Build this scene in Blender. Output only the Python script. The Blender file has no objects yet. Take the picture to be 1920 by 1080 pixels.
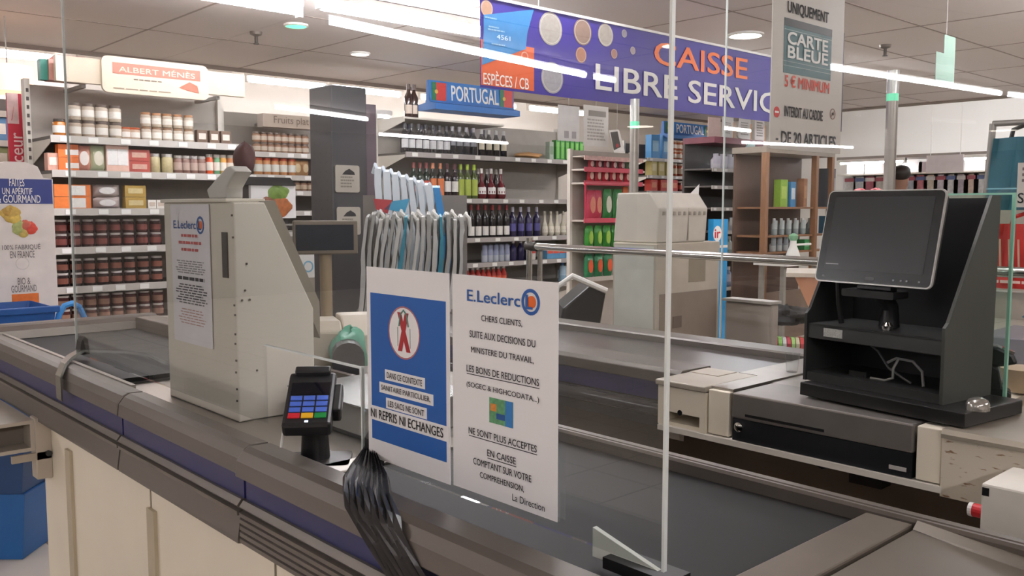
import bpy, bmesh, math, random
from mathutils import Vector, Matrix
random.seed(7)
SC = bpy.context.scene
COL = SC.collection
PI = math.pi
R = math.radians

# ---------------------------------------------------------------- camera
F_PX, CAM_H, YAW, PIT = 1680.0, 1.36, R(42.5), math.atan(150 / 1680.0)
cam_d = bpy.data.cameras.new('camera')
cam = bpy.data.objects.new('camera', cam_d)
COL.objects.link(cam)
cam.location = (0, 0, CAM_H)
cam.rotation_euler = (PI / 2 - PIT, 0, -YAW)
cam_d.sensor_width = 36
cam_d.lens = 36 * F_PX / 1920
cam_d.clip_start = 0.02
SC.camera = cam
# ---------------------------------------------------------------- world, exposure
w = bpy.data.worlds.new('world')
SC.world = w
w.use_nodes = True
w.node_tree.nodes['Background'].inputs[0].default_value = (1.0, 0.95, 0.9, 1)
w.node_tree.nodes['Background'].inputs[1].default_value = 0.05
SC.view_settings.view_transform = 'Standard'
SC.view_settings.look = 'None'
SC.view_settings.exposure = 0.74
SC.view_settings.gamma = 1
SC.view_settings.use_curve_mapping = False
SC.cycles.max_bounces = 8
SC.cycles.diffuse_bounces = 4
SC.cycles.glossy_bounces = 4
SC.cycles.transparent_max_bounces = 24
SC.cycles.transmission_bounces = 4
SC.cycles.caustics_reflective = False
SC.cycles.caustics_refractive = False
SC.cycles.sample_clamp_indirect = 6
TUBE_STR = 52.0

# ---------------------------------------------------------------- survey of the photograph (pixel + known plane -> point)
_f = Vector((math.sin(YAW) * math.cos(PIT), math.cos(YAW) * math.cos(PIT), -math.sin(PIT)))
_r = Vector((math.cos(YAW), -math.sin(YAW), 0))
_u = _r.cross(_f)
_C = Vector((0, 0, CAM_H))


def ray(x, y):
    return _f + _r * ((x - 960) / F_PX) - _u * ((y - 540) / F_PX)


def onX(x, y, X0):
    d = ray(x, y)
    return _C + d * (X0 / d.x)


def onY(x, y, Y0):
    d = ray(x, y)
    return _C + d * (Y0 / d.y)


def onZ(x, y, Z0):
    d = ray(x, y)
    return _C + d * ((Z0 - CAM_H) / d.z)


# ---------------------------------------------------------------- materials
_M = {}


def lin(h):
    h = h.lstrip('#')
    o = []
    for i in (0, 2, 4):
        c = int(h[i:i + 2], 16) / 255
        o.append(c / 12.92 if c <= .04045 else ((c + .055) / 1.055) ** 2.4)
    return (*o, 1)


def mat(hexc, rough=.5, metal=0., noise=.06, scale=14., coat=0., emit=0., spec=.5, trans=0., stretch=None):
    key = (hexc, rough, metal, noise, scale, coat, emit, spec, trans, stretch)
    if key in _M:
        return _M[key]
    m = bpy.data.materials.new('surface_%03d' % len(_M))
    m.use_nodes = True
    nt = m.node_tree
    b = nt.nodes['Principled BSDF']
    c = lin(hexc)
    b.inputs['Base Color'].default_value = c
    b.inputs['Roughness'].default_value = rough
    b.inputs['Metallic'].default_value = metal
    b.inputs['Specular IOR Level'].default_value = spec
    if coat:
        b.inputs['Coat Weight'].default_value = coat
        b.inputs['Coat Roughness'].default_value = .1
    if trans:
        b.inputs['Transmission Weight'].default_value = trans
    if emit:
        b.inputs['Emission Color'].default_value = c
        b.inputs['Emission Strength'].default_value = emit
    elif noise:
        tc = nt.nodes.new('ShaderNodeTexCoord')
        mp = nt.nodes.new('ShaderNodeMapping')
        if stretch:
            mp.inputs['Scale'].default_value = stretch
        nz = nt.nodes.new('ShaderNodeTexNoise')
        nz.inputs['Scale'].default_value = scale
        nz.inputs['Detail'].default_value = 3
        hs = nt.nodes.new('ShaderNodeMix')
        hs.data_type = 'RGBA'
        hs.inputs[6].default_value = tuple(max(0, x * (1 - 2 * noise)) for x in c[:3]) + (1,)
        hs.inputs[7].default_value = tuple(min(1, x * (1 + 2 * noise)) for x in c[:3]) + (1,)
        nt.links.new(tc.outputs['Object'], mp.inputs['Vector'])
        nt.links.new(mp.outputs['Vector'], nz.inputs['Vector'])
        nt.links.new(nz.outputs['Fac'], hs.inputs[0])
        nt.links.new(hs.outputs[2], b.inputs['Base Color'])
    _M[key] = m
    return m


def glass_mat(tint=(.97, .985, .98), ior=1.5, haze=0.0):
    key = ('glass', tint, ior, haze)
    if key in _M:
        return _M[key]
    m = bpy.data.materials.new('clear_acrylic_%d' % len(_M))
    m.use_nodes = True
    nt = m.node_tree
    nt.nodes.clear()
    out = nt.nodes.new('ShaderNodeOutputMaterial')
    tr = nt.nodes.new('ShaderNodeBsdfTransparent')
    tr.inputs[0].default_value = (*tint, 1)
    gl = nt.nodes.new('ShaderNodeBsdfGlossy')
    gl.inputs['Roughness'].default_value = .004
    fr = nt.nodes.new('ShaderNodeFresnel')
    fr.inputs['IOR'].default_value = ior
    mx = nt.nodes.new('ShaderNodeMixShader')
    ge = nt.nodes.new('ShaderNodeNewGeometry')   # same index seen from either side of the sheet
    io = nt.nodes.new('ShaderNodeMix')
    io.inputs[2].default_value = ior
    io.inputs[3].default_value = 1 / ior
    nt.links.new(ge.outputs['Backfacing'], io.inputs[0])
    nt.links.new(io.outputs[0], fr.inputs['IOR'])
    nt.links.new(fr.outputs[0], mx.inputs[0])
    nt.links.new(tr.outputs[0], mx.inputs[1])
    nt.links.new(gl.outputs[0], mx.inputs[2])
    last = mx
    if haze:
        df = nt.nodes.new('ShaderNodeBsdfDiffuse')
        df.inputs[0].default_value = (.85, .84, .82, 1)
        tl = nt.nodes.new('ShaderNodeTexNoise')
        tl.inputs['Scale'].default_value = 3
        ml = nt.nodes.new('ShaderNodeMath')
        ml.operation = 'MULTIPLY'
        ml.inputs[1].default_value = haze * 2
        nt.links.new(tl.outputs['Fac'], ml.inputs[0])
        m2 = nt.nodes.new('ShaderNodeMixShader')
        nt.links.new(ml.outputs[0], m2.inputs[0])
        nt.links.new(mx.outputs[0], m2.inputs[1])
        nt.links.new(df.outputs[0], m2.inputs[2])
        last = m2
    nt.links.new(last.outputs[0], out.inputs[0])
    _M[key] = m
    return m


# ---------------------------------------------------------------- mesh builder
class MB:
    def __init__(s):
        s.v, s.f = [], []

    def add(s, vs, fs):
        n = len(s.v)
        s.v += [tuple(v) for v in vs]
        s.f += [tuple(i + n for i in f) for f in fs]
        return s

    def box(s, x0, x1, y0, y1, z0, z1):
        return s.add([(x, y, z) for z in (z0, z1) for y in (y0, y1) for x in (x0, x1)],
                     [(0, 1, 3, 2), (4, 6, 7, 5), (0, 4, 5, 1), (2, 3, 7, 6), (0, 2, 6, 4), (1, 5, 7, 3)])

    def obox(s, c, a, b, d, ha, hb, hd):
        c, a, b, d = map(Vector, (c, a, b, d))
        return s.add([c + a * (i * ha) + b * (j * hb) + d * (k * hd) for k in (-1, 1) for j in (-1, 1) for i in (-1, 1)],
                     [(0, 1, 3, 2), (4, 6, 7, 5), (0, 4, 5, 1), (2, 3, 7, 6), (0, 2, 6, 4), (1, 5, 7, 3)])

    def prism(s, pts, ax, a0, a1):
        """polygon in the two other axes (in xyz order) extruded along axis ax from a0 to a1"""
        n = len(pts)

        def mk(p, q):
            p = list(p)
            p.insert('xyz'.index(ax), q)
            return p
        return s.add([mk(p, a0) for p in pts] + [mk(p, a1) for p in pts],
                     [tuple(range(n))[::-1], tuple(range(n, 2 * n))] + [(i, (i + 1) % n, n + (i + 1) % n, n + i) for i in range(n)])

    def tube(s, pts, r, n=8, caps=True):
        pts = [Vector(p) for p in pts]
        rs = r if isinstance(r, (list, tuple)) else [r] * len(pts)
        rings = []
        up = None
        for i, p in enumerate(pts):
            t = (pts[min(i + 1, len(pts) - 1)] - pts[max(i - 1, 0)]).normalized()
            if up is None:
                up = Vector((0, 0, 1)) if abs(t.z) < .9 else Vector((1, 0, 0))
            a = t.cross(up).normalized()
            up = a.cross(t).normalized()
            rings.append([p + (a * math.cos(2 * PI * k / n) + up * math.sin(2 * PI * k / n)) * rs[i] for k in range(n)])
        vs = [v for q in rings for v in q]
        fs = [(i * n + k, i * n + (k + 1) % n, (i + 1) * n + (k + 1) % n, (i + 1) * n + k) for i in range(len(pts) - 1) for k in range(n)]
        if caps:
            fs += [tuple(range(n))[::-1], tuple((len(pts) - 1) * n + k for k in range(n))]
        return s.add(vs, fs)

    def lathe(s, prof, n=14, at=(0, 0, 0), a0=0, a1=2 * PI):
        full = abs(a1 - a0 - 2 * PI) < 1e-6
        m = n if full else n + 1
        vs = [(at[0] + r * math.cos(a0 + (a1 - a0) * k / n), at[1] + r * math.sin(a0 + (a1 - a0) * k / n), at[2] + z) for r, z in prof for k in range(m)]
        fs = []
        for i in range(len(prof) - 1):
            for k in range(n):
                k2 = (k + 1) % m
                fs.append((i * m + k, i * m + k2, (i + 1) * m + k2, (i + 1) * m + k))
        if full:
            fs += [tuple(range(m))[::-1], tuple((len(prof) - 1) * m + k for k in range(m))]
        return s.add(vs, fs)

    def poly(s, pts):
        return s.add(pts, [tuple(range(len(pts)))])

    def disc(s, c, ax, r, t=.002, n=24, sx=1.):
        """thin disc facing local axis ax ('y' or 'z')"""
        pts = [(r * sx * math.cos(2 * PI * k / n), r * math.sin(2 * PI * k / n)) for k in range(n)]
        if ax == 'y':
            return s.prism([(c[0] + p, c[2] + q) for p, q in pts], 'y', c[1] - t, c[1])
        if ax == 'x':
            return s.prism([(c[1] + p, c[2] + q) for p, q in pts], 'x', c[0] - t, c[0])
        return s.prism([(c[0] + p, c[1] + q) for p, q in pts], 'z', c[2] - t, c[2])

    def ring(s, c, r0, r1, t=.002, n=28):
        """flat ring in the x-z plane, facing -y"""
        vs, fs = [], []
        for k in range(n):
            a = 2 * PI * k / n
            for r in (r0, r1):
                for y in (c[1] - t, c[1]):
                    vs.append((c[0] + r * math.cos(a), y, c[2] + r * math.sin(a)))
        for k in range(n):
            a, b = 4 * k, 4 * ((k + 1) % n)
            fs += [(a, a + 2, b + 2, b), (a + 1, b + 1, b + 3, a + 3), (a, b, b + 1, a + 1), (a + 2, a + 3, b + 3, b + 2)]
        return s.add(vs, fs)

    def rbox(s, x0, x1, y0, y1, z0, z1, r, n=4, ax='y'):
        """box with rounded corners seen along axis ax"""
        if ax == 'y':
            a0, a1, b0, b1, e0, e1 = x0, x1, z0, z1, y0, y1
        elif ax == 'z':
            a0, a1, b0, b1, e0, e1 = x0, x1, y0, y1, z0, z1
        else:
            a0, a1, b0, b1, e0, e1 = y0, y1, z0, z1, x0, x1
        pts = []
        for ca, cb, st in ((a1 - r, b1 - r, 0), (a0 + r, b1 - r, 1), (a0 + r, b0 + r, 2), (a1 - r, b0 + r, 3)):
            for k in range(n + 1):
                an = PI / 2 * (st + k / n)
                pts.append((ca + r * math.cos(an), cb + r * math.sin(an)))
        return s.prism(pts, ax, e0, e1)

    def build(s, name, m, parent=None, bevel=0., smooth=False, world=False, tagd=None, kind=None):
        """world=True: coordinates are world ones; else local to the parent"""
        me = bpy.data.meshes.new(name)
        vs = s.v
        o = bpy.data.objects.new(name, me)
        org = Vector((0, 0, 0))
        if parent is not None:
            o.parent = parent
            if world:
                org = wloc(parent)
        else:
            xs, ys, zs = zip(*vs)
            org = Vector(((min(xs) + max(xs)) / 2, (min(ys) + max(ys)) / 2, min(zs)))
            o.location = org
        WL[o.name] = (wloc(parent) if parent is not None else org)
        me.from_pydata([tuple(Vector(v) - org) for v in vs], [], s.f)
        bm = bmesh.new()
        bm.from_mesh(me)
        bmesh.ops.recalc_face_normals(bm, faces=bm.faces)
        bm.to_mesh(me)
        bm.free()
        me.materials.append(m)
        COL.objects.link(o)
        if bevel:
            b = o.modifiers.new('bevel', 'BEVEL')
            b.width = bevel
            b.segments = 2
            b.limit_method = 'ANGLE'
            b.angle_limit = R(40)
        if smooth:
            me.polygons.foreach_set('use_smooth', [True] * len(me.polygons))
            me.set_sharp_from_angle(angle=R(42))
        if tagd:
            tag(o, *tagd)
        if kind:
            o['kind'] = kind
        return o


WL = {}


def wloc(o):
    return WL.get(o.name, Vector((0, 0, 0))) if o is not None else Vector((0, 0, 0))


def tag(o, label, cat, group=None):
    o['label'] = label
    o['category'] = cat
    if group:
        o['group'] = group
    return o


def thing(name, label, cat, loc=(0, 0, 0), rot=0., group=None):
    o = bpy.data.objects.new(name, None)
    o.empty_display_size = .1
    COL.objects.link(o)
    o.location = loc
    o.rotation_euler = (0, 0, rot)
    WL[o.name] = Vector(loc)
    return tag(o, label, cat, group)


def copy_tree(o, loc, label=None, rot=None, kids=None):
    c = o.copy()
    COL.objects.link(c)
    c.location = loc
    if rot is not None:
        c.rotation_euler = rot
    if label:
        c['label'] = label
    for ch in o.children:
        d = ch.copy()
        COL.objects.link(d)
        d.parent = c
        for g in ch.children:
            e = g.copy()
            COL.objects.link(e)
            e.parent = d
    return c


ORD = ('first second third fourth fifth sixth seventh eighth ninth tenth eleventh twelfth thirteenth fourteenth fifteenth sixteenth '
       'seventeenth eighteenth nineteenth twentieth').split()


def nth(i):
    if i < 20:
        return ORD[i]
    return 'twenty-' + ORD[i - 20]


# ---------------------------------------------------------------- lettering (local frame: reads along +x, up +z, faces -y)
_TX = {}


def text(body, c, width=None, height=None, m=None, parent=None, bold=0., shear=0., name='lettering', depth=.0006):
    key = (body, shear)
    if key not in _TX:
        cu = bpy.data.curves.new('t', 'FONT')
        cu.body = body
        cu.shear = shear
        cu.resolution_u = 3
        ob = bpy.data.objects.new('t', cu)
        me = bpy.data.meshes.new_from_object(ob)
        bpy.data.objects.remove(ob)
        vs = [v.co.copy() for v in me.vertices]
        fs = [tuple(p.vertices) for p in me.polygons]
        bpy.data.meshes.remove(me)
        bpy.data.curves.remove(cu)
        x0, x1 = min(v.x for v in vs), max(v.x for v in vs)
        y0, y1 = min(v.y for v in vs), max(v.y for v in vs)
        _TX[key] = ([((v.x - (x0 + x1) / 2), (v.y - (y0 + y1) / 2)) for v in vs], fs, x1 - x0, y1 - y0)
    vs, fs, W, H = _TX[key]
    sx = width / W if width else None
    sy = height / H if height else None
    sx = sx or sy
    sy = sy or sx
    b = MB()
    k = bold * .55
    for q, (dx, dy) in enumerate(((0, 0),) if not bold else ((-k, -k * .5), (k, -k * .5), (-k, k * .5), (k, k * .5), (0, 0))):
        b.add([(c[0] + x * sx + dx * min(sx, sy), c[1] - depth - .0003 * q * sy ** .5, c[2] + (y + dy) * sy) for x, y in vs], fs)
    return b.build(name, m, parent)


def bars(parent, x0, x1, z0, z1, n, m, y=-.001, name='printed_lines', center=False, fill=.5):
    b = MB()
    for i in range(n):
        zt = z1 + (z0 - z1) * (i + .1) / n
        h = (z1 - z0) / n * fill
        k = random.uniform(.72, 1)
        if center:
            xm, hw = (x0 + x1) / 2, (x1 - x0) / 2 * k
            a, c = xm - hw, xm + hw
        else:
            a, c = x0, x0 + (x1 - x0) * k
        # broken into words
        p = a
        while p < c:
            q = min(c, p + random.uniform(.08, .2) * (x1 - x0))
            b.poly([(p, y, zt), (q, y, zt), (q, y, zt - h), (p, y, zt - h)])
            p = q + .025 * (x1 - x0)
    return b.build(name, m, parent)


def pane(parent, name, x0, x1, z0, z1, m, y=-.0008):
    return MB().poly([(x0, y, z0), (x1, y, z0), (x1, y, z1), (x0, y, z1)]).build(name, m, parent)


# common materials
M_STEEL = mat('#9a948b', .32, .75, .05, 30, stretch=(1, .06, 1))
M_STEEL_D = mat('#6c655e', .42, .5, .06, 30, stretch=(1, .06, 1))
M_CHROME = mat('#d8d6d2', .14, 1., 0)
M_BELT = mat('#1f1e1d', .62, 0, .12, 9, spec=.16)
M_NAVY = mat('#1d1f55', .4)
M_CREAM = mat('#e6dcc8', .5, 0, .04, 4)
M_BEIGE = mat('#ddd6c8', .5, 0, .03, 5)
M_WHITE = mat('#e9e6e1', .55, 0, .02)
M_PAPER = mat('#efecea', .7, 0, .015, 6)
M_BLACK = mat('#121212', .4, 0, .1)
M_DARK = mat('#2a2a2a', .45, 0, .1)
M_RED = mat('#c3222a', .5)
M_TXT = mat('#16161a', .7, 0, 0)
M_LBLUE = mat('#0f57a6', .6, 0, .02)
M_SHELF = mat('#cfc9be', .5, 0, .03)
M_GREY = mat('#8b8780', .5)
M_ORANGE = mat('#e0661f', .6, 0, .02)
TUBE = mat('#fbfaff', emit=TUBE_STR)
TUBE_HOT = mat('#fbfaff', emit=TUBE_STR * .65)

# ================================================================ SETTING
ZC, ZH = 2.6, 3.05
YB, XB = 7.66, 10.85           # where the low ceiling ends (towards the back wall / towards the press corner)


def struct(name, b, m, parent=None, **k):
    return b.build(name, m, parent, kind='structure', **k)


fl = bpy.data.materials.new('floor_tiles')
fl.use_nodes = True
nt = fl.node_tree
bs = nt.nodes['Principled BSDF']
bs.inputs['Roughness'].default_value = .35
br = nt.nodes.new('ShaderNodeTexBrick')
br.offset = 0
br.inputs['Color1'].default_value = lin('#cdc4b8')
br.inputs['Color2'].default_value = lin('#c6bcb0')
br.inputs['Mortar'].default_value = lin('#7d746a')
br.inputs['Scale'].default_value = 1
br.inputs['Brick Width'].default_value = .4
br.inputs['Row Height'].default_value = .4
br.inputs['Mortar Size'].default_value = .006
tc = nt.nodes.new('ShaderNodeTexCoord')
nt.links.new(tc.outputs['Object'], br.inputs['Vector'])
nt.links.new(br.outputs['Color'], bs.inputs['Base Color'])
struct('floor', MB().box(-14, 16, -6, 13, -.1, 0), fl)
M_CEIL = mat('#d0c6c1', .75, 0, .02, 2)
c = MB()
c.box(-14, XB, -6, YB, ZC, ZC + .08)
c.box(-14, .2, YB, 13, ZC, ZC + .08)
ceil = struct('ceiling', c, M_CEIL)
c = MB()
c.box(.2, 16, YB, 13, ZH, ZH + .08).box(XB, 16, -6, YB, ZH, ZH + .08)
c.box(.2, XB + .02, YB + .001, YB + .03, ZC + .03, ZH).box(XB + .001, XB + .03, -6, YB, ZC + .03, ZH)
struct('ceiling_upper', c, mat('#d9cfc6', .75, 0, .02, 2))
g = MB()
for x in (-4.2, -1.4, .0, 1.22, 2.44, 3.69, 4.95, 6.29, 7.48, 8.7, 9.95):
    g.box(x - .008, x + .008, -6, YB, ZC - .002, ZC)
for y in (-3.4, -1., 1.5, 2.73, 3.34, 4.55, 5.29, 6.42):
    g.box(-14, XB, y - .008, y + .008, ZC - .002, ZC)
struct('ceiling_joints', g, mat('#8e8177', .8), ceil, world=True)
struct('trim_1', MB().box(.2, XB, YB - .035, YB, ZC - .03, ZC), mat('#6d5d52', .6))
struct('trim_2', MB().box(XB - .035, XB, -6, YB, ZC - .03, ZC), mat('#8d8177', .6))
M_WALL = mat('#d8cfc5', .7, 0, .02, 2)
struct('wall_back', MB().box(.2, 16, 9.6, 9.7, 0, ZH), M_WALL)
M_FAR = mat('#5f564f', .7, 0, .1, 1.5)
struct('wall_back_left', MB().box(-14, .3, 12.9, 13, 0, ZC), M_FAR)
struct('wall_return', MB().box(.1, .2, 9.6, 12.9, 0, ZC), M_WALL)
struct('wall_right', MB().box(14.6, 14.7, -6, 9.6, 0, ZH), mat('#efece8', .7, 0, .02, 2))
struct('wall_left', MB().box(-14.1, -14, -6, 13, 0, ZC), M_FAR)
struct('wall_front', MB().box(-14, 14.6, -6.1, -6, 0, ZH), M_WALL)

# ---------------------------------------------------------------- ceiling lamps
M_FIX = mat('#e8e4de', .4)


def tube_lamp(p0, p1, label, hot=False, r=.019, group=None, drop=.05, hang=0.):
    p0, p1 = Vector(p0), Vector(p1)
    mid = (p0 + p1) / 2
    t = thing('fluorescent_lamp', label, 'ceiling lamp', mid, 0, group)
    d = (p1 - p0).normalized()
    s = Vector((0, 0, 1)).cross(d).normalized()
    h = (p1 - p0).length / 2
    MB().obox((0, 0, drop), d, s, (0, 0, 1), h, .03, .02).build('housing', M_FIX, t)
    for k in ((-1, 1) if hang else ()):
        MB().tube([d * (k * h * .7) + Vector((0, 0, drop + .02)), d * (k * h * .7) + Vector((0, 0, hang - mid.z))], .004, 6).build('hanger', M_FIX, t)
    MB().tube([-d * (h - .03), d * (h - .03)], r, 10).build('tube', TUBE_HOT if hot else TUBE, t)
    for k in (-1, 1):
        MB().obox(d * (k * (h - .015)), d, s, (0, 0, 1), .015, .02, .03).build('end_socket', M_FIX, t)
    return t


ZT = ZC - .075
tube_lamp((2.72, 4.62, ZT), (4.15, 4.62, ZT), 'fluorescent tube lamp on the ceiling, its right end behind the coin banner', r=.034)
tube_lamp((1.05, 4.9, ZT), (2.78, 4.9, ZT), 'fluorescent tube lamp at the top edge, just left of the lamp by the banner')
tube_lamp((6.4, 4.62, ZT), (7.9, 4.62, ZT), 'fluorescent tube lamp hidden behind the purple banner')
# the row over the back gondolas
for i, (a, b_) in enumerate(((.75, 2.36), (2.55, 3.95), (4.1, 5.0), (5.06, 5.95), (6.2, 7.7), (7.9, 9.4))):
    tube_lamp((a, 8.33, ZC + .02), (b_, 8.33, ZC + .02), 'fluorescent lamp in the row along the back wall, %s from the left' % nth(i),
              hot=True, r=.03, group='lamps along the back wall', hang=ZH)
# behind and beside the customer, mirrored in the counter screen
for i, (a, b_) in enumerate((((-1.38, 4.98), (-4.31, 5.48)), ((-4.36, 5.485), (-4.74, 5.51)), ((-3.43, 9.57), (-5.09, 10.11)),
                             ((-6.5, 12.0), (-9.4, 12.1)), ((-6.5, 1.2), (-3.5, 1.2)), ((-6.5, -2), (-3.5, -2)), ((-2.2, -2.2), (.8, -2.2)), ((-9.5, 3.9), (-7, 4.4)))):
    tube_lamp((*a, ZT), (*b_, ZT), 'fluorescent lamp mirrored in the clear counter screen, %s of that set' % nth(i), group='lamps on the customer side', r=.024)
for i, (a, b_) in enumerate((((1.0, 1.2), (2.5, 1.2)), ((2.0, 2.9), (3.4, 2.9)), ((2.6, -2.2), (5.4, -2.2)), ((4.8, 1.4), (7.4, 1.4)), ((8.4, 1.6), (10.2, 1.6)))):  # unseen lamps added to brighten the tills and shelves
    tube_lamp((*a, ZT), (*b_, ZT), 'added fluorescent lamp brightening the checkout aisles, %s of that set outside the picture' % nth(i), group='added lamps over the checkout aisles')
# press corner beyond the low ceiling
for i, (y0, y1) in enumerate(((-.6, 1.6), (2.0, 4.2), (4.5, 6.5))):
    tube_lamp((12.3, y0, ZH - .1), (12.3, y1, ZH - .1), 'fluorescent lamp over the bright press corner, %s from the right' % nth(i), hot=True, r=.04, group='lamps over the press corner')


def downlight(p, label, hexc='#fff3e4', st=14., r=.1, group=None):
    t = thing('downlight', label, 'ceiling lamp', (p[0], p[1], ZC), 0, group)
    b = MB()
    n = 28
    b.lathe([(r * 1.18, 0), (r * 1.18, -.012), (r, -.016), (r, -.004)], n)
    b.build('trim_ring', M_FIX, t, smooth=True)
    MB().lathe([(r * .98, -.003), (r * .98, -.014), (r * .5, -.02)], n).build('diffuser', mat(hexc, emit=st), t, smooth=True)


downlight(onZ(1398, 64, ZC), 'round white ceiling downlight between the purple banner and the card sign', r=.11)
downlight(onZ(675, 99, ZC), 'small white ceiling downlight above the dark perforated column', st=6, r=.07)
downlight(onZ(555, 46, ZC), 'green glowing ceiling downlight beside the sprinkler', '#59d8a0', 1.6, r=.07)
downlight((-4.02, 4.28), 'round downlight on the customer side mirrored over the word CAISSE', r=.11)
downlight((-9.1, 8.8), 'round downlight on the customer side mirrored beside the thin chrome pole', st=8, r=.2)
downlight((-11.0, 9.2), 'round downlight on the customer side, farthest of those mirrored in the screen', st=8, r=.2)
for (px, py, lb) in ((480, 60, 'small dark fire sprinkler on the ceiling beside the green downlight'), (1660, 84, 'black fire sprinkler on the ceiling to the right of the card sign')):
    p = onZ(px, py, ZC)
    t = thing('fire_sprinkler', lb, 'sprinkler', (p.x, p.y, ZC))
    MB().lathe([(.045, 0), (.04, -.02), (.015, -.03)], 14).build('escutcheon', mat('#6b625b', .4, .6), t, smooth=True)
    MB().lathe([(.012, -.03), (.012, -.075), (.02, -.08), (.02, -.086)], 10).build('head', mat('#3a3431', .4, .6), t, smooth=True)

# ================================================================ FIRST CHECKOUT COUNTER
ct = thing('checkout_counter', 'long near checkout counter with cream front, steel rim and dark blue stripe', 'checkout counter', (.95, 1.5, 0))
SEG = ((2.024, 3.335), (1.432, 2.016), (-.7, 1.424))
for i, (y0, y1) in enumerate(SEG):
    e = .008 if i == 2 else 0.
    MB().prism([(.73, .9), (.73, .95), (.697 - e, .951), (.685 - e, .945), (.673 - e, .93), (.67 - e, .903), (.69, .9)], 'x' if 0 else 'y', y0, y1) \
        .build('rim', M_STEEL_D if i < 2 else M_STEEL_D, ct, world=True, bevel=.002)
    MB().box(.682, .72, y0, y1, .858, .9005).build('blue_stripe', M_NAVY, ct, world=True)
    pr = [(.72, .858), (.676, .858), (.668, .848), (.676, .84)]
    nrib = 2 if i < 2 else 5
    for k in range(nrib):
        z = .838 - k * (.05 if i < 2 else .0115)
        pr += [(.668, z), (.668, z - .007), (.674, z - .0085)]
    pr += [(.67, .786), (.678, .778), (.72, .778)]
    pr = [p for j, p in enumerate(pr)]
    pr2 = []
    zl = 9
    for x, z in pr:
        if z <= zl:
            pr2.append((x, z))
            zl = z
    MB().prism(pr2, 'y', y0, y1).build('bumper', M_STEEL_D, ct, world=True)
pl = MB().box(.70, 1.19, -.7, 2.72, .1, .778)
pl.box(.715, 1.18, -.7, 2.70, 0, .1)
pl.build('cream_body', M_CREAM, ct, world=True)
for px, py in ((130, 900), (284, 980)):
    p = onX(px, py, .695)
    MB().box(.692, .70, p.y - .02, p.y + .02, .1, .715 if px > 200 else .73).build('batten', mat('#b5a990', .5), ct, world=True)
b = MB()
for px in (283, 517):
    p = onX(px, 930 if px < 300 else 1060, .7)
    b.box(.6985, .7005, p.y - .0025, p.y + .0025, .1, .778)
b.build('panel_seam', mat('#7f7564', .6), ct, world=True)
# decks
ZD = .915
MB().box(.725, 1.19, 1.335, 2.3, ZD - .03, ZD).build('deck_plate', M_STEEL, ct, world=True)
MB().box(.725, 1.157, 2.3, 3.261, ZD - .03, ZD + .004).build('deck_frame', mat('#3c3937', .5), ct, world=True)
MB().rbox(.742, 1.155, 2.31, 3.262, ZD + .0042, ZD + .0155, .012, ax='z').build('loading_belt', M_BELT, ct, world=True)
MB().prism([(3.262, .80), (3.262, .945), (3.275, .972), (3.285, .977), (3.325, .977), (3.335, .97), (3.335, .80)], 'x', .70, 1.24) \
    .build('end_rail', mat('#55483f', .4, .3), ct, world=True)
MB().box(.70, 1.24, 3.258, 3.2645, .93, .957).build('end_rail_edge', mat('#bdb6ac', .4, .2), ct, world=True)
MB().box(.7305, .741, 2.1, 3.255, ZD + .005, .9525).build('belt_edge_trim', mat('#a8a198', .35, .4), ct, world=True)
MB().box(1.158, 1.24, 2.3, 3.262, .90, .972).build('far_rail', mat('#6b625a', .4, .3), ct, world=True, bevel=.004)
MB().box(1.19, 1.205, 1.335, 2.3, .87, .945).build('deck_upstand', M_STEEL_D, ct, world=True)
MB().box(.728, 1.2035, .58, 1.268, ZD - .03, ZD + .001).build('outgoing_belt', M_BELT, ct, world=True)
MB().box(.728, 1.2035, 1.275, 1.33, ZD - .03, ZD + .006).build('belt_bridge_plate', M_STEEL, ct, world=True, bevel=.002)
# far rail of the outgoing lane: box with a groove
MB().prism([(1.2036, .912), (1.2036, .934), (1.206, .939), (1.2115, .939), (1.213, .9355), (1.216, .9355), (1.2175, .939), (1.231, .939), (1.234, .935), (1.234, .80), (1.2036, .80)], 'y', -.7, 1.4) \
    .build('lane_rail', mat('#625a53', .42, .35), ct, world=True)
MB().box(.728, 1.2035, .505, .572, .88, .932).build('belt_end_plate', mat('#645b50', .42, .4), ct, world=True, bevel=.003)
tr = MB()
tr.add([(.728, .50, .928), (1.203, .50, .928), (1.203, .18, .90), (.728, .18, .90), (.728, -.7, .80), (1.203, -.7, .80), (1.203, .18, .87), (.728, .18, .87)],
       [(0, 1, 2, 3), (3, 2, 5, 4)])
tr.add([(1.19, .50, .929), (1.2035, .50, .938), (1.2035, -.7, .83), (1.12, -.7, .805)], [(0, 1, 2, 3)])
tr.build('collecting_tray', mat('#60584d', .42, .35), ct, world=True)
MB().box(1.17, 1.19, -.7, 2.3, .1, .79).build('cashier_side_panel', mat('#6d5f50', .6), ct, world=True)

# clear screen with its cut-out for the card terminal
gs = thing('protective_screen', 'tall clear acrylic screen standing on the near checkout counter, with notices taped on it', 'screen', (.80, 1.7, .945))
SY0, SY1, SZ1 = .617, 2.72, 2.15
CY0, CY1, CZ = 1.235, 1.573, 1.10
t_ = .0025
scr = MB()
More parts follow.
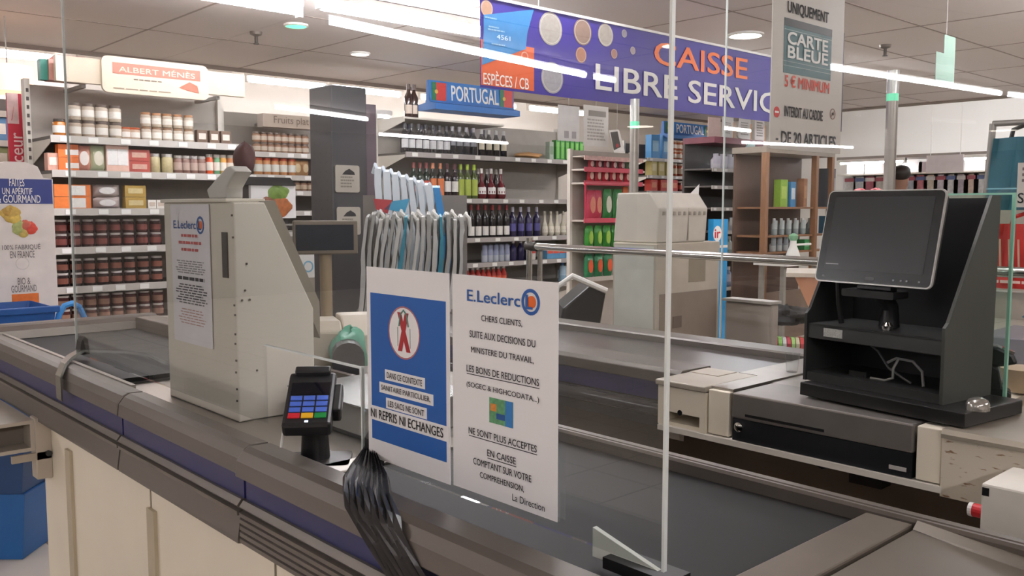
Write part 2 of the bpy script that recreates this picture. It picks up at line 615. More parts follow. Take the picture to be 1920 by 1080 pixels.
# outline in y-z with the notch, extruded along x
scr.prism([(SY0, .945), (CY0, .945), (CY0, CZ), (CY1, CZ), (CY1, .945), (SY1, .945), (SY1, SZ1), (SY0, SZ1)], 'x', .80 - t_, .80 + t_)
M_GL = glass_mat((.955, .965, .96))
so = scr.build('acrylic_sheet', M_GL, gs, world=True)
M_EDGE = mat('#dfe3de', .35, 0, 0)
for y0, y1, z0, z1 in ((SY0 - .0035, SY0, .945, SZ1), (SY1, SY1 + .003, .945, SZ1), (CY0, CY1, CZ - .003, CZ), (CY0, CY0 + .003, .945, CZ - .003)):
    MB().box(.80 - .003, .80 + .003, y0, y1, z0, z1).build('polished_edge', M_EDGE, gs, world=True)


def bracket(y, w, label, tape=False):
    t = thing('screen_bracket', label, 'bracket', (.72, y, .95))
    if tape:
        # crumpled black tape wrapped over the rim: a pleated strip
        b = MB()
        rows = [(.812, 1.232, 1.222, .958), (.80, 1.235, 1.20, .966), (.75, 1.195, 1.09, .958), (.70, 1.14, 1.01, .959), (.674, 1.10, .955, .952), (.661, 1.075, .935, .94),
                (.660, 1.02, .895, .905), (.656, .97, .845, .875), (.654, .925, .785, .845), (.652, .89, .735, .80)]
        n = 17
        vs = []
        for i, (x, ya_, yb_, z) in enumerate(rows):
            for j in range(n):
                q = j / (n - 1)
                pl_ = (.004 if j % 2 else -.001) * (1 if 0 < i < len(rows) - 1 else .4) * (1 + .4 * math.sin(i * 2.3 + j))
                vs.append((x - (pl_ if i > 3 else 0), ya_ + (yb_ - ya_) * q, z + (pl_ if i <= 4 else 0)))
        fs = [(i * n + j, i * n + j + 1, (i + 1) * n + j + 1, (i + 1) * n + j) for i in range(len(rows) - 1) for j in range(n - 1)]
        b.add(vs, fs)
        o = b.build('tape_wrap', mat('#29292a', .25, 0, .1, spec=.8), t, world=True)
        s = o.modifiers.new('thick', 'SOLIDIFY')
        s.thickness = .003
        MB().prism([(.795, .945), (.806, .945), (.806, 1.0), (.795, .985)], 'y', y - .02, y + .02).build('clip', M_BLACK, t, world=True)
    else:
        vs, fs = [], []
        for x, yy, z in ((.655, y - .29, .885), (.660, y - .27, .94), (.69, y - .21, .962), (.73, y - .13, .966), (.80, y, .962)):
            for dx, dy, dz in ((0, -w / 2, 0), (0, w / 2, 0), (.004, w / 2, -.006), (.004, -w / 2, -.006)):
                vs.append((x + dx, yy + dy, z + dz))
        fs = [(i * 4 + k, i * 4 + (k + 1) % 4, i * 4 + 4 + (k + 1) % 4, i * 4 + 4 + k) for i in range(4) for k in range(4)] + [(0, 1, 2, 3), (16, 17, 18, 19)]
        MB().add(vs, fs).build('strap', mat('#8b8a80', .25, .7), t, world=True)
        MB().prism([(.788, .948), (.815, .948), (.812, .99), (.803, 1.0), (.794, .985)], 'y', y - w / 2, y + w / 2).build('clip', mat('#2b2824', .35), t, world=True)
    return t


bracket(2.68, .04, 'shiny metal bracket hooked over the steel rim at the far end of the screen')
bracket(1.205, .075, 'black tape-wrapped bracket holding the screen below the blue notice', tape=True)
t = thing('screen_bracket', 'white plate with black clip at the near bottom corner of the screen', 'bracket', (.85, .63, .93))
MB().prism([(.63, .928), (.73, .928), (.73, .965), (.62, .938)], 'x', .805, .812).build('plate', mat('#cfd2c8', .4), t, world=True)
MB().box(.79, .83, .60, .70, .926, .94).build('clip', M_BLACK, t, world=True)


# -------- notices on the screen (local: x to the right, facing -y)
def notice(name, label, yl, z0, wd, hg, tilt=0.):
    t = thing(name, label, 'notice', (.7955, yl, z0), -PI / 2)
    MB().box(0, wd, -.0006, .0004, 0, hg).build('sheet', M_PAPER, t)
    return t


n1 = notice('paper_notice', 'blue and white paper notice with a crossed-out red bag symbol, left of the pair', 1.2125, .958, .212, .309)
W_, H_ = .212, .309
MB().box(.011, .204, -.0012, -.0006, .032, .268).build('blue_field', M_LBLUE, n1)
MB().disc((.102, -.0012, .212), 'y', .0395, .0003, 40).build('white_disc', M_PAPER, n1)
MB().ring((.102, -.0015, .212), .0385, .041, .0002).build('red_ring', mat('#b06a70', .6), n1)
rb = MB()
for s in (-1, 1):
    rb.add([(.102 - s * .011 - .005, -.0017, .183), (.102 - s * .011 + .006, -.0017, .183), (.102 + s * .010 + .003, -.0017 - .0001 * s, .243), (.102 + s * .010 - .007, -.0017 - .0001 * s, .243)], [(0, 1, 2, 3)])
rb.build('red_cross', mat('#a5161f', .5), n1)
lo = MB()
for s in (-1, 1):
    lo.box(.102 + s * .016 - .0006, .102 + s * .016 + .0006, -.0018, -.0016, .19, .22)
lo.tube([(.09, -.002, .222), (.094, -.002, .24), (.102, -.002, .247), (.11, -.002, .24), (.114, -.002, .222)], .0013, 6)
lo.build('bag_outline', mat('#5d8a7a', .5), n1)
for (x0, x1, z, s) in ((.05, .154, .141, 'DANS CE CONTEXTE'), (.034, .174, .119, 'SANITAIRE PARTICULIER,'), (.052, .158, .096, 'LES SACS NE SONT')):
    MB().box(x0, x1, -.0016, -.0012, z - .0085, z + .0085).build('white_strip', M_PAPER, n1)
    text(s, ((x0 + x1) / 2, -.0017, z), x1 - x0 - .012, .0095, M_TXT, n1, bold=.01)
MB().box(.004, .2105, -.0016, -.0012, .063, .086).build('white_band', M_PAPER, n1)
text('NI REPRIS NI ECHANGES', (.104, -.0017, .0745), .188, .0145, M_TXT, n1, bold=.02)


def leclerc(parent, x, z, wd, y=-.001):
    """shop logo: word plus ringed orange emblem"""
    text('E.Leclerc', (x - wd * .12, y, z), wd * .72, wd * .105, mat('#1f57a0', .6, 0, 0), parent, bold=.03, name='logo_word')
    cx = x + wd * .37
    MB().ring((cx, y, z), wd * .085, wd * .115, .0003).build('logo_ring', mat('#1f57a0', .6, 0, 0), parent)
    MB().disc((cx + wd * .012, y, z), 'y', wd * .055, .0003).build('logo_disc', M_ORANGE, parent)
    text('L', (cx - wd * .012, y - .0006, z), wd * .08, wd * .12, mat('#1f57a0', .6, 0, 0), parent, bold=.06, name='logo_letter')


n2 = notice('paper_notice', 'white paper notice of the shop headed with a blue logo, right of the pair', .993, .960, .211, .307)
leclerc(n2, .106, .279, .15)
for z, s, wd, ul in ((.249, 'CHERS CLIENTS,', .082, 0), (.2255, 'SUITE AUX DECISIONS DU', .132, 0), (.203, 'MINISTERE DU TRAVAIL,', .126, 0), (.176, 'LES BONS DE REDUCTIONS', .146, 1),
                     (.1525, '(SOGEC & HIGHCODATA...)', .146, 0), (.088, 'NE SONT PLUS ACCEPTES', .138, 1), (.0635, 'EN CAISSE', .058, 1), (.046, 'COMPTANT SUR VOTRE', .118, 0), (.0285, 'COMPREHENSION,', .09, 0)):
    text(s, (.105, -.001, z), wd, .0095, M_TXT, n2, bold=.012)
    if ul:
        MB().box(.105 - wd / 2, .105 + wd / 2, -.0012, -.0008, z - .0082, z - .0072).build('underline', M_TXT, n2)
text('La Direction', (.158, -.001, .013), .062, .0095, M_TXT, n2)
vb = MB().box(.080, .128, -.0012, -.0008, .107, .142)
vb.build('voucher_picture', mat('#5f9a6a', .6, 0, .3, 160), n2)
MB().box(.113, .128, -.0016, -.0012, .107, .142).build('voucher_flap', mat('#2d77b8', .6, 0, .1, 90), n2)
MB().box(.095, .112, -.0016, -.0012, .114, .122).build('voucher_label', mat('#1c4f8f', .6), n2)
MB().box(.083, .095, -.0016, -.0012, .124, .134).build('voucher_spot', mat('#d98a3a', .6, 0, .2, 200), n2)

# ---------------------------------------------------------------- scanner tower
yf = 1.735
tw = thing('scanner_tower', 'tall beige scanner housing with sloped right edge standing on the near counter', 'scanner tower', (.87, 1.9, ZD))
A, B_, C_, D_ = onY(445, 378, yf), onY(496, 372, yf), onY(588, 578, yf), onY(588, 811, yf)
ztop = 1.372
xs, xe = B_.x, C_.x
pf = [(.82, ZD), (.82, ztop), (xs, ztop), (xe, C_.z), (xe, ZD)]
MB().prism(pf, 'y', yf, 2.10).build('housing', M_BEIGE, tw, world=True, bevel=.003)
d = Vector((xe - xs, 0, C_.z - ztop)).normalized()
nn = Vector((-d.z, 0, d.x))
MB().prism([(xs - .004, ztop + .002), (xs + .03, ztop + .004), (xe + .022, C_.z + .012), (xe + .022, C_.z - .07), (xe + .001, C_.z - .02), (xe + .001, C_.z), (xs + .001, ztop)], 'y', yf + .012, 2.10) \
    .build('sloped_lid', mat('#8f8778', .5), tw, world=True)
MB().box(.812, xs + .012, yf + .02, 2.10, ztop, ztop + .008).build('top_plate', M_BEIGE, tw, world=True, bevel=.002)
MB().box(.8175, .8205, 1.765, 1.79, 1.215, 1.31).build('vent_slot', mat('#3a352e', .6), tw, world=True)
b = MB()
for z in (.96, .985, 1.02, 1.045, 1.08, 1.10, 1.14, 1.16, 1.3, 1.345):
    b.obox((.819, yf + .006 + random.uniform(-.002, .002), z), (1, 0, 0), (0, 1, 0), (0, 0, 1), .0015, .002, .002)
for x, z in ((.845, 1.245), (.84, 1.19), (.833, 1.17), (.862, 1.02), (.85, 1.17)):
    b.disc((x, yf - .0002, z), 'y', .0024, .0015, 8)
b.build('screw_heads', mat('#4d463c', .5), tw, world=True)
# raised arm on top
hp = [onX(px, py, .83) for px, py in ((387, 356), (424, 313), (431, 311), (441, 321), (432, 337), (424, 352), (424, 376), (392, 376))]
MB().prism([(q.y, max(q.z, ztop + .008)) for q in hp], 'x', .83, .868).build('scanner_head', mat('#c9c6bf', .45), tw, world=True, bevel=.003)
# notice on the tower
p0 = onX(400, 655, .818)
p1 = onX(320, 385, .818)
t = thing('paper_notice', 'long white notice with red and black lines taped to the beige scanner tower', 'notice', (.8175, p1.y, p0.z), -PI / 2)
wd, hg = p1.y - p0.y, 1.368 - p0.z
MB().box(0, wd, -.0006, .0004, 0, hg).build('sheet', mat('#e9e7ec', .5), t)
leclerc(t, wd * .48, hg * .855, wd * .82)
for k in range(3):
    bars(t, wd * .2, wd * .8, hg * (.765 - .05 * k), hg * (.79 - .05 * k), 1, mat('#c24a46', .6), center=True, fill=.8)
bars(t, wd * .1, wd * .88, hg * .5, hg * .6, 6, mat('#8f8b90', .6), center=True)
bars(t, wd * .12, wd * .88, hg * .455, hg * .485, 1, mat('#23222a', .6), center=True, fill=.8)
bars(t, wd * .08, wd * .92, hg * .28, hg * .43, 8, mat('#4a464c', .6), center=True)
bars(t, wd * .14, wd * .86, hg * .13, hg * .25, 6, mat('#b07a74', .6), center=True, fill=.35)

# ---------------------------------------------------------------- card terminal
pt = Vector((.782, 1.372, ZD))
az = math.atan2(-.80, -.60)
t = thing('card_terminal', 'black card payment terminal with lit blue keypad on a post beside the tower', 'card terminal', pt, az + PI / 2)
el = R(60)
N = Vector((0, -math.cos(el), math.sin(el)))
U = Vector((0, math.sin(el), math.cos(el)))
Rt = Vector((1, 0, 0))
cc = Vector((0, -.012, .108))


def tb(x, u, n, hx, hu, hn, name, m, bv=0.):
    return MB().obox(cc + Rt * x + U * u + N * n, Rt, U, N, hx, hu, hn).build(name, m, t, bevel=bv)


tb(0, 0, 0, .041, .068, .014, 'body', mat('#1b1b1d', .35, 0, .05), .006)
tb(0, .022, .0135, .033, .016, .0012, 'display', mat('#090a14', .12))
for r_ in range(4):
    for k in range(3):
        if r_ < 3:
            tb((k - 1) * .022, -.0025 - r_ * .0145, .0138, .0095, .0052, .0018, 'key', mat('#4460b4', .35, emit=.12))
        else:
            tb((k - 1) * .022, -.046, .0138, .0098, .0058, .0018, 'key', mat(('#d01f2e', '#e8b21a', '#138a3c')[k], .4))
tb(0, -.0595, .0136, .003, .0022, .0008, 'status_light', mat('#cfe4ff', emit=1.5))
tb(0, .066, .012, .031, .008, .011, 'paper_cover', mat('#262628', .3), .003)
tb(.046, .006, -.004, .008, .035, .014, 'side_holder', M_BLACK, .004)
MB().tube([(.004, .012, 0), (.004, .01, .05), (0, 0, .1)], [.026, .023, .02], 14).build('post', M_BLACK, t, smooth=True)
MB().rbox(-.06, .066, -.045, .05, 0, .006, .01, ax='z').build('base_plate', mat('#2b2622', .4), t)
MB().tube([(-.048, -.03, .003), (-.05, -.026, .03), (-.045, -.01, .075)], .0024, 6).build('cable', M_WHITE, t, smooth=True)
# small rubber stop left of the terminal
MB().lathe([(.009, 0), (.011, .005), (.009, .012), (.004, .014)], 12, (.76, 1.60, ZD)).build('rubber_stop', M_BLACK, None, smooth=True,
    tagd=('small black rubber stop on the steel rim below the beige tower', 'rubber stop'))

# stainless scanner step beyond the terminal
t = thing('scale_platform', 'raised stainless steel scale platform beside the card terminal', 'scale', (1.05, 1.6, ZD))
MB().box(.93, 1.188, 1.40, 1.72, ZD + .001, .978).build('steel_box', mat('#8f8e8a', .3, .7), t, world=True, bevel=.002)
MB().box(.9285, .9299, 1.40, 1.72, ZD + .001, ZD + .008).build('shadow_gap', M_BLACK, t, world=True)
MB().box(.925, 1.188, 1.395, 1.722, .978, .9815).build('top_plate', mat('#b4b5b2', .22, .8), t, world=True)

# ================================================================ SECOND CHECKOUT COUNTER (till, kiosk)
c2 = thing('checkout_counter', 'second checkout counter beyond the near one, carrying the till drawer and black screen kiosk', 'checkout counter', (2.1, 1.2, 0))
M_C2 = mat('#6f6a64', .4, .3)
MB().prism([(2.0, .90), (2.0, .938), (1.875, .94), (1.862, .93), (1.862, .902), (1.88, .90)], 'y', 1.392, 2.9).build('rim', mat('#5d5650', .4, .35), c2, world=True, bevel=.002)
MB().box(1.872, 1.95, 1.392, 2.9, .852, .90).build('blue_stripe', M_NAVY, c2, world=True)
MB().tube([(1.868, 1.40, .828), (1.868, 2.9, .828)], .021, 14).build('bumper_tube', mat('#2c2c2d', .22, 0), c2, world=True, smooth=True)
MB().prism([(1.88, .852), (1.872, .81), (1.90, .77), (1.95, .77), (1.95, .852)], 'y', 1.392, 2.9).build('bumper_backing', mat('#26241f', .6), c2, world=True)
MB().prism([(1.86, .84), (1.852, .80), (1.858, .76), (1.875, .755), (1.885, .84)], 'y', 1.385, 1.43).build('bumper_end', mat('#bdb6ab', .5), c2, world=True)
MB().box(2.0, 2.315, 1.30, 2.9, .88, .922).build('belt', mat('#4c4845', .3, 0, .1, 7, spec=.55), c2, world=True)
MB().prism([(2.315, .88), (2.315, .94), (2.325, .944), (2.40, .946), (2.405, .94), (2.45, .938), (2.46, .92), (2.46, .8), (2.315, .8)], 'y', .2, 2.9).build('far_rail', M_C2, c2, world=True)
MB().box(1.79, 2.315, 1.182, 1.2425, .88, .934).box(1.9905, 2.315, 1.2425, 1.298, .88, .934).build('belt_end_plate', M_STEEL, c2, world=True)
MB().box(1.90, 1.985, 1.30, 1.39, .9, .936).build('rim_end', mat('#a69c8d', .4, .3), c2, world=True, bevel=.002)
sa = MB()
sa.box(1.77, 1.985, 1.245, 1.388, .856, .918).box(1.77, 1.985, 1.245, 1.262, .82, .856).box(1.77, 1.985, 1.372, 1.388, .82, .856).box(1.78, 1.985, 1.262, 1.372, .818, .828)
sa.build('slotted_box', M_CREAM, c2, world=True)
MB().disc((1.77, 1.32, .858), 'x', .007, .0012, 14).build('finger_hole', M_BLACK, c2, world=True)
MB().box(1.762, 1.99, 1.243, 1.392, .92, .934).build('slotted_box_lid', mat('#a79f91', .4, .2), c2, world=True, bevel=.003)
MB().box(1.775, 1.985, 1.183, 1.241, .822, .928).build('side_block', M_CREAM, c2, world=True, bevel=.002)
MB().box(1.765, 2.31, .69, 1.385, .806, .819).build('white_ledge', mat('#d8d2c6', .5), c2, world=True)
MB().box(1.772, 2.315, .696, .744, .822, .93).build('side_block', M_CREAM, c2, world=True, bevel=.002)
st = bpy.data.materials.new('stained_cream')
st.use_nodes = True
nt = st.node_tree
nz = nt.nodes.new('ShaderNodeTexNoise')
nz.inputs['Scale'].default_value = 15
nz.inputs['Detail'].default_value = 4
cr = nt.nodes.new('ShaderNodeValToRGB')
cr.color_ramp.elements[0].position = .33
cr.color_ramp.elements[0].color = lin('#8d6f52')
cr.color_ramp.elements[1].position = .40
cr.color_ramp.elements[1].color = lin('#cfc5b3')
nt.links.new(nz.outputs['Fac'], cr.inputs[0])
nt.links.new(cr.outputs[0], nt.nodes['Principled BSDF'].inputs['Base Color'])
MB().box(1.768, 2.315, .25, .694, .80, .917).build('stained_panel', st, c2, world=True)
MB().prism([(1.762, .917), (1.762, .925), (1.768, .934), (2.315, .936), (2.315, .917)], 'y', .25, .694).build('worktop', mat('#9c9384', .38, .3), c2, world=True)
MB().box(1.95, 2.315, .744, 1.18, .80, .93).build('till_niche', M_STEEL, c2, world=True)
for k, (a, b_) in enumerate((((1.86, .56, .9365), (2.31, .60, .9365)), ((1.86, .50, .9365), (2.31, .54, .9365)))):
    MB().obox(((a[0] + b_[0]) / 2, a[1] + .02, .9375), (1, .08, 0), (-.08, 1, 0), (0, 0, 1), .22, .004, .0015).build('guide_strip', mat('#c9c2b4', .4, .3), c2, world=True)
MB().box(1.93, 2.30, .25, .47, .936, .9405).build('side_belt', M_BELT, c2, world=True)
MB().box(2.08, 2.44, .2, 2.9, 0, .80).build('base_cabinet', mat('#6b5c4c', .6), c2, world=True)
MB().tube([(2.07, 1.16, .80), (2.05, 1.13, .73), (2.05, 1.09, .715), (2.05, 1.05, .73), (2.06, 1.02, .80)], .006, 8).build('cable', M_BLACK, c2, world=True, smooth=True)
MB().box(2.03, 2.08, .93, 1.01, .70, .79).build('junction_box', mat('#1c1815', .5), c2, world=True)
MB().tube([(2.0, .66, .80), (1.97, .655, .74), (1.96, .64, .66), (1.96, .64, .5)], .012, 8).build('cable', M_BLACK, c2, world=True, smooth=True)

# till drawer
t = thing('cash_drawer', 'grey steel cash drawer with black front, keyhole and slot on the second counter', 'cash drawer', (1.85, .96, .819))
MB().box(1.77, 1.949, .750, 1.172, .872, .9315).build('steel_case', mat('#85807a', .36, .55), t, world=True, bevel=.004)
MB().box(1.772, 1.949, .752, 1.17, .82, .8715).build('black_front', mat('#17181b', .4), t, world=True)
MB().box(1.7685, 1.771, .940, 1.135, .8805, .8865).build('slot', M_BLACK, t, world=True)
o = MB().lathe([(.011, 0), (.011, .004), (.0075, .006), (.002, .007)], 18).build('lock', M_CHROME, t, smooth=True)
o.rotation_euler = (0, -PI / 2, 0)
o.location = (1.7715 - 1.85, 1.152 - .96, .853 - .819)
MB().box(1.770, 1.7722, .762, .797, .832, .840).build('name_plate', mat('#b9b4ae', .4), t, world=True)

# black self-service kiosk
ki = thing('screen_kiosk', 'black open kiosk housing with slanted sides standing on the second counter', 'kiosk', (1.875, 1.052, .966), R(-98))
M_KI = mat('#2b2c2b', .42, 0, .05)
KW = .335
prof = [(0, 0), (.185, 0), (.19, .42), (.155, .42), (.012, .165), (0, .155)]
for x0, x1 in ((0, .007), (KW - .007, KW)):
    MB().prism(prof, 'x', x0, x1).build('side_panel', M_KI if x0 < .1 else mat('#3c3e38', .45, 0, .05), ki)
MB().box(.007, KW - .007, .004, .17, .125, .132).box(.007, KW - .007, .004, .012, .098, .132).build('shelf', mat('#363736', .42), ki, bevel=.002)
MB().box(.007, KW - .007, .172, .18, .02, .415).build('back_panel', mat('#131313', .5), ki)
MB().box(.007, KW - .007, .004, .18, .0, .02).build('bottom_tray', M_KI, ki)
MB().box(.05, .098, .0025, .004, .106, .125).build('asset_label', mat('#a9a9a2', .5, 0, .25, 300), ki)
MB().poly([(KW - .03, .06, .06), (KW - .009, .055, .085), (KW - .009, .055, .05)]).build('paper_scrap', M_PAPER, ki)
MB().tube([(.08, .10, .098), (.13, .09, .075), (.17, .07, .045), (.21, .06, .03), (.235, .05, .024)], .0026, 6).build('cable', mat('#6f6f6f', .4), ki, smooth=True)
MB().tube([(.18, .05, .06), (.20, .05, .072), (.235, .055, .07), (.26, .05, .052), (.27, .04, .023)], .003, 6).build('cable', mat('#8a8a8a', .4), ki, smooth=True)
MB().tube([(.205, .05, .07), (.20, .04, .05), (.20, .04, .03), (.185, .035, .023), (.15, .035, .023)], .003, 6).build('cable', mat('#7f7f7a', .4), ki, smooth=True)
MB().rbox(.09, .135, .04, .07, .02, .032, .005, ax='z').build('plug_block', M_BLACK, ki)
# base slab
t = thing('kiosk_base', 'flat black base slab under the screen kiosk', 'base plate', (1.868, 1.06, .9365), R(-98))
MB().box(.022, .405, -.022, .20, 0, .029).build('slab', mat('#1b1b1a', .35), t, bevel=.002)
# monitor on an arm in the kiosk
mo = thing('touch_monitor', 'black touch screen monitor with silver edge mounted in the kiosk', 'monitor', (1.875 - .03, 1.052, .946), R(-98))
tl = R(13)
Nm = Vector((0, -math.cos(tl), math.sin(tl)))
Um = Vector((0, math.sin(tl), math.cos(tl)))
Xm = Vector((1, 0, 0))
cm = Vector((.163, .045, .352))
WM, HM = .138, .1035


def mrect(hx, hu, r, n0, n1, name, m, off=(0, 0)):
    pts = []
    for ca, cb, stq in ((hx - r, hu - r, 0), (-hx + r, hu - r, 1), (-hx + r, -hu + r, 2), (hx - r, -hu + r, 3)):
        for k in range(6):
            an = PI / 2 * (stq + k / 5)
            pts.append((ca + r * math.cos(an) + off[0], cb + r * math.sin(an) + off[1]))
    n = len(pts)
    b = MB()
    b.add([cm + Xm * p + Um * q + Nm * n0 for p, q in pts] + [cm + Xm * p + Um * q + Nm * n1 for p, q in pts],
          [tuple(range(n))[::-1], tuple(range(n, 2 * n))] + [(i, (i + 1) % n, n + (i + 1) % n, n + i) for i in range(n)])
    return b.build(name, m, mo)


mrect(WM - .006, HM - .006, .012, -.022, -.007, 'rear_shell', mat('#1d1d1d', .4))
mrect(WM, HM, .012, -.006, .0, 'silver_edge', mat('#b7b5b0', .3, .5))
mrect(WM - .003, HM - .003, .010, 0, .0015, 'bezel', mat('#141414', .25))
mrect(WM - .021, HM - .022, .002, .0015, .0022, 'display', mat('#2c2c2d', .22, 0, .05, 4), (0, .0065))
mrect(.011, .004, .003, .0015, .0024, 'maker_mark', mat('#4c4c4c', .4), (0, -.091))
for dx in (-.115, .055, .072, .085, .112):
    mrect(.0035 if dx < 0 else .002, .0018, .001, .0015, .0024, 'control_mark', mat('#6f6f6f', .4), (dx, -.0905))
mrect(.016, .0006, .0003, .0022, .0026, 'screen_text', mat('#8a8a8a', .4), (-.098, -.063))
MB().obox(cm - Nm * .03 - Um * .06, Xm, Um, Nm, .04, .05, .012).build('mount', M_BLACK, mo)
MB().tube([cm - Nm * .03 - Um * .1, (.163, .10, .20), (.163, .10, .155)], [.02, .018, .022], 12).build('arm', M_BLACK, mo, smooth=True)
MB().rbox(.09, .215, .03, .085, .222, .238, .004, ax='y').build('card_reader', mat('#1c1c1c', .4), mo)
MB().tube([(.06, .06, .25), (.06, .065, .2), (.065, .07, .155)], .006, 8).build('cable', M_BLACK, mo, smooth=True)
MB().lathe([(.01, 0), (.012, .01), (.006, .018)], 12, (.185, .06, .153)).build('clip', M_CHROME, mo, smooth=True)

# clear green-edged sheet behind the kiosk
t = thing('protective_sheet', 'small clear green-edged acrylic sheet behind the black kiosk', 'screen', (2.075, .87, .936), R(-98))
MB().box(-.19, .19, -.002, .002, 0, .452).build('sheet', glass_mat((.9, .97, .94)), t)
M_GE = mat('#8fc4ab', .3, 0, 0)
MB().box(.19, .196, -.0035, .0035, 0, .452).build('right_edge', M_GE, t)
MB().box(-.19, .196, -.003, .003, .452, .456).build('top_edge', M_GE, t)

# second tall screen
t = thing('protective_screen', 'tall clear acrylic screen along the far side of the second counter', 'screen', (2.43, 1.0, .93))
YG = onX(1358, 300, 2.43).y
t.location = (2.43, YG, .944)
t.rotation_euler = (0, 0, -PI / 2 - R(8))
MB().box(0, 1.3, -.0025, .0025, 0, 1.26).build('acrylic_sheet', glass_mat(), t)
MB().box(-.003, -.0001, -.003, .003, 0, 1.26).build('polished_edge', M_EDGE, t)

# small things on the second counter
p = onZ(1481, 699, .934)
t = thing('plastic_cup', 'clear plastic cup standing at the belt end beside the kiosk', 'cup', (p.x + .01, p.y, .935))
MB().lathe([(.014, 0), (.019, .048), (.0195, .05), (.0185, .05), (.0135, .002)], 18).build('cup_wall', glass_mat((.95, .96, .96), 1.35), t, smooth=True)
p = onZ(1866, 748, .936)
t = thing('barcode_scanner', 'black handheld scanner resting in its stand right of the kiosk', 'scanner', (p.x, p.y, .9362), R(-70))
MB().prism([(-.03, 0), (.03, 0), (.03, .02), (.012, .03), (.004, .07), (-.028, .085), (-.028, .02)], 'y', -.025, .025).build('stand', mat('#1a1613', .4), t, bevel=.003)
MB().prism([(-.05, .085), (-.045, .125), (.0, .12), (.03, .105), (.04, .085), (.0, .075)], 'y', -.028, .028).build('scanner_body', M_BLACK, t, bevel=.006)
MB().obox((.02, -.012, .112), (1, 0, -.4), (0, 1, 0), (.4, 0, 1), .012, .01, .003).build('window', M_CHROME, t)
p = onZ(1833, 768, .966)
MB().lathe([(.022, 0), (.022, .012), (.018, .02), (.008, .025)], 18, (p.x, p.y, .9656)).build('steel_button', mat('#a7a39c', .2, .7), None, smooth=True,
    tagd=('round shiny steel cap on the black base slab right of the kiosk', 'cap'))
p = onZ(1903, 735, .936)
MB().lathe([(.03, 0), (.045, .03), (.05, .055), (.02, .06)], 18, (p.x + .02, p.y - .01, .9362)).build('tape_roll', mat('#b9a488', .5), None, smooth=True,
    tagd=('beige rounded dispenser at the right edge behind the handheld scanner', 'dispenser'))
t = thing('white_box', 'white metal box with a black corner square before the stained panel', 'box', (1.66, .40, 0))
MB().box(1.60, 1.745, .25, .560, .62, .893).build('case', mat('#dcd6ca', .5), t, world=True, bevel=.004)
MB().box(1.63, 1.72, .30, .50, 0, .62).build('pedestal', mat('#5c5248', .6), t, world=True)
MB().box(1.5985, 1.6005, .547, .558, .872, .886).build('black_square', M_BLACK, t, world=True)
MB().tube([(1.64, .561, .83), (1.64, .585, .83)], [.012, .012], 16).build('red_cap', M_RED, t, world=True)
MB().tube([(1.64, .585, .83), (1.64, .592, .83)], [.0125, .012], 16).build('white_cap', M_WHITE, t, world=True)

# ---------------------------------------------------------------- handrail beyond the second counter
a, b_ = onX(1018, 465, 2.6), onX(1530, 492, 2.6)
t = thing('handrail', 'shiny chrome handrail running behind the second counter', 'handrail', (2.6, 2.0, 0))
MB().tube([(2.6, 2.70, 1.2), (2.6, .2, 1.185)], .0145, 14).build('rail_tube', M_CHROME, t, world=True, smooth=True)
for y in (2.73, .4):
    MB().tube([(2.6, y, 0), (2.6, y, 1.235 if y > 2 else 1.17)], .0135, 12).build('post', M_CHROME, t, world=True, smooth=True)
MB().tube([(2.60, 2.665, 0), (2.60, 2.665, 1.18)], .011, 12).build('post', M_CHROME, t, world=True, smooth=True)
MB().tube([(2.6, 2.745, 1.2), (2.6, 2.69, 1.2)], .02, 12).build('joint', mat('#4b4744', .4, .5), t, world=True, smooth=True)

# cabinet with printer behind the rail
t = thing('till_cabinet', 'tall beige cabinet behind the chrome rail carrying a printer', 'cabinet', (3.13, 2.5, 0))
MB().box(2.95, 3.40, 2.33, 2.57, 0, 1.212).build('carcass', mat('#b9b0a0', .55), t, world=True, bevel=.004)
MB().box(2.948, 2.9495, 2.345, 2.56, .05, 1.20).build('side_panel', mat('#c9cac0', .5), t, world=True)
MB().box(3.17, 3.29, 2.3285, 2.3305, 1.04, 1.15).build('grey_plate', mat('#8f8675', .5), t, world=True)
MB().box(2.97, 3.38, 2.3285, 2.3305, .55, 1.0).build('door', mat('#8c7f72', .5), t, world=True)
MB().box(3.06, 3.12, 2.325, 2.3285, .85, .90).build('handle_recess', mat('#6b5f55', .5), t, world=True)
pa, pb = onY(1225, 455, 2.36), onY(1312, 366, 2.36)
t = thing('receipt_printer', 'beige ribbed printer standing on the cabinet behind the rail', 'printer', ((pa.x + pb.x) / 2 + .05, 2.45, 1.212))
MB().prism([(2.36, 1.2125), (2.35, 1.36), (2.40, 1.425), (2.58, 1.425), (2.60, 1.2125)], 'x', 2.985, 3.33).build('casing', mat('#cbc4b8', .5), t, world=True, bevel=.006)
b = MB()
for k in range(9):
    x = 3.01 + k * .036
    b.box(x, x + .012, 2.345, 2.36, 1.33, 1.345)
b.build('rib_grille', mat('#a49c90', .5), t, world=True)
MB().box(3.19, 3.192, 2.3505, 2.36, 1.22, 1.36).build('panel_seam', mat('#8e867a', .5), t, world=True)
MB().poly([(3.30, 2.50, 1.36), (3.43, 2.47, 1.47), (3.40, 2.46, 1.30), (3.36, 2.48, 1.28)]).build('paper_sheet', M_PAPER, t, world=True)

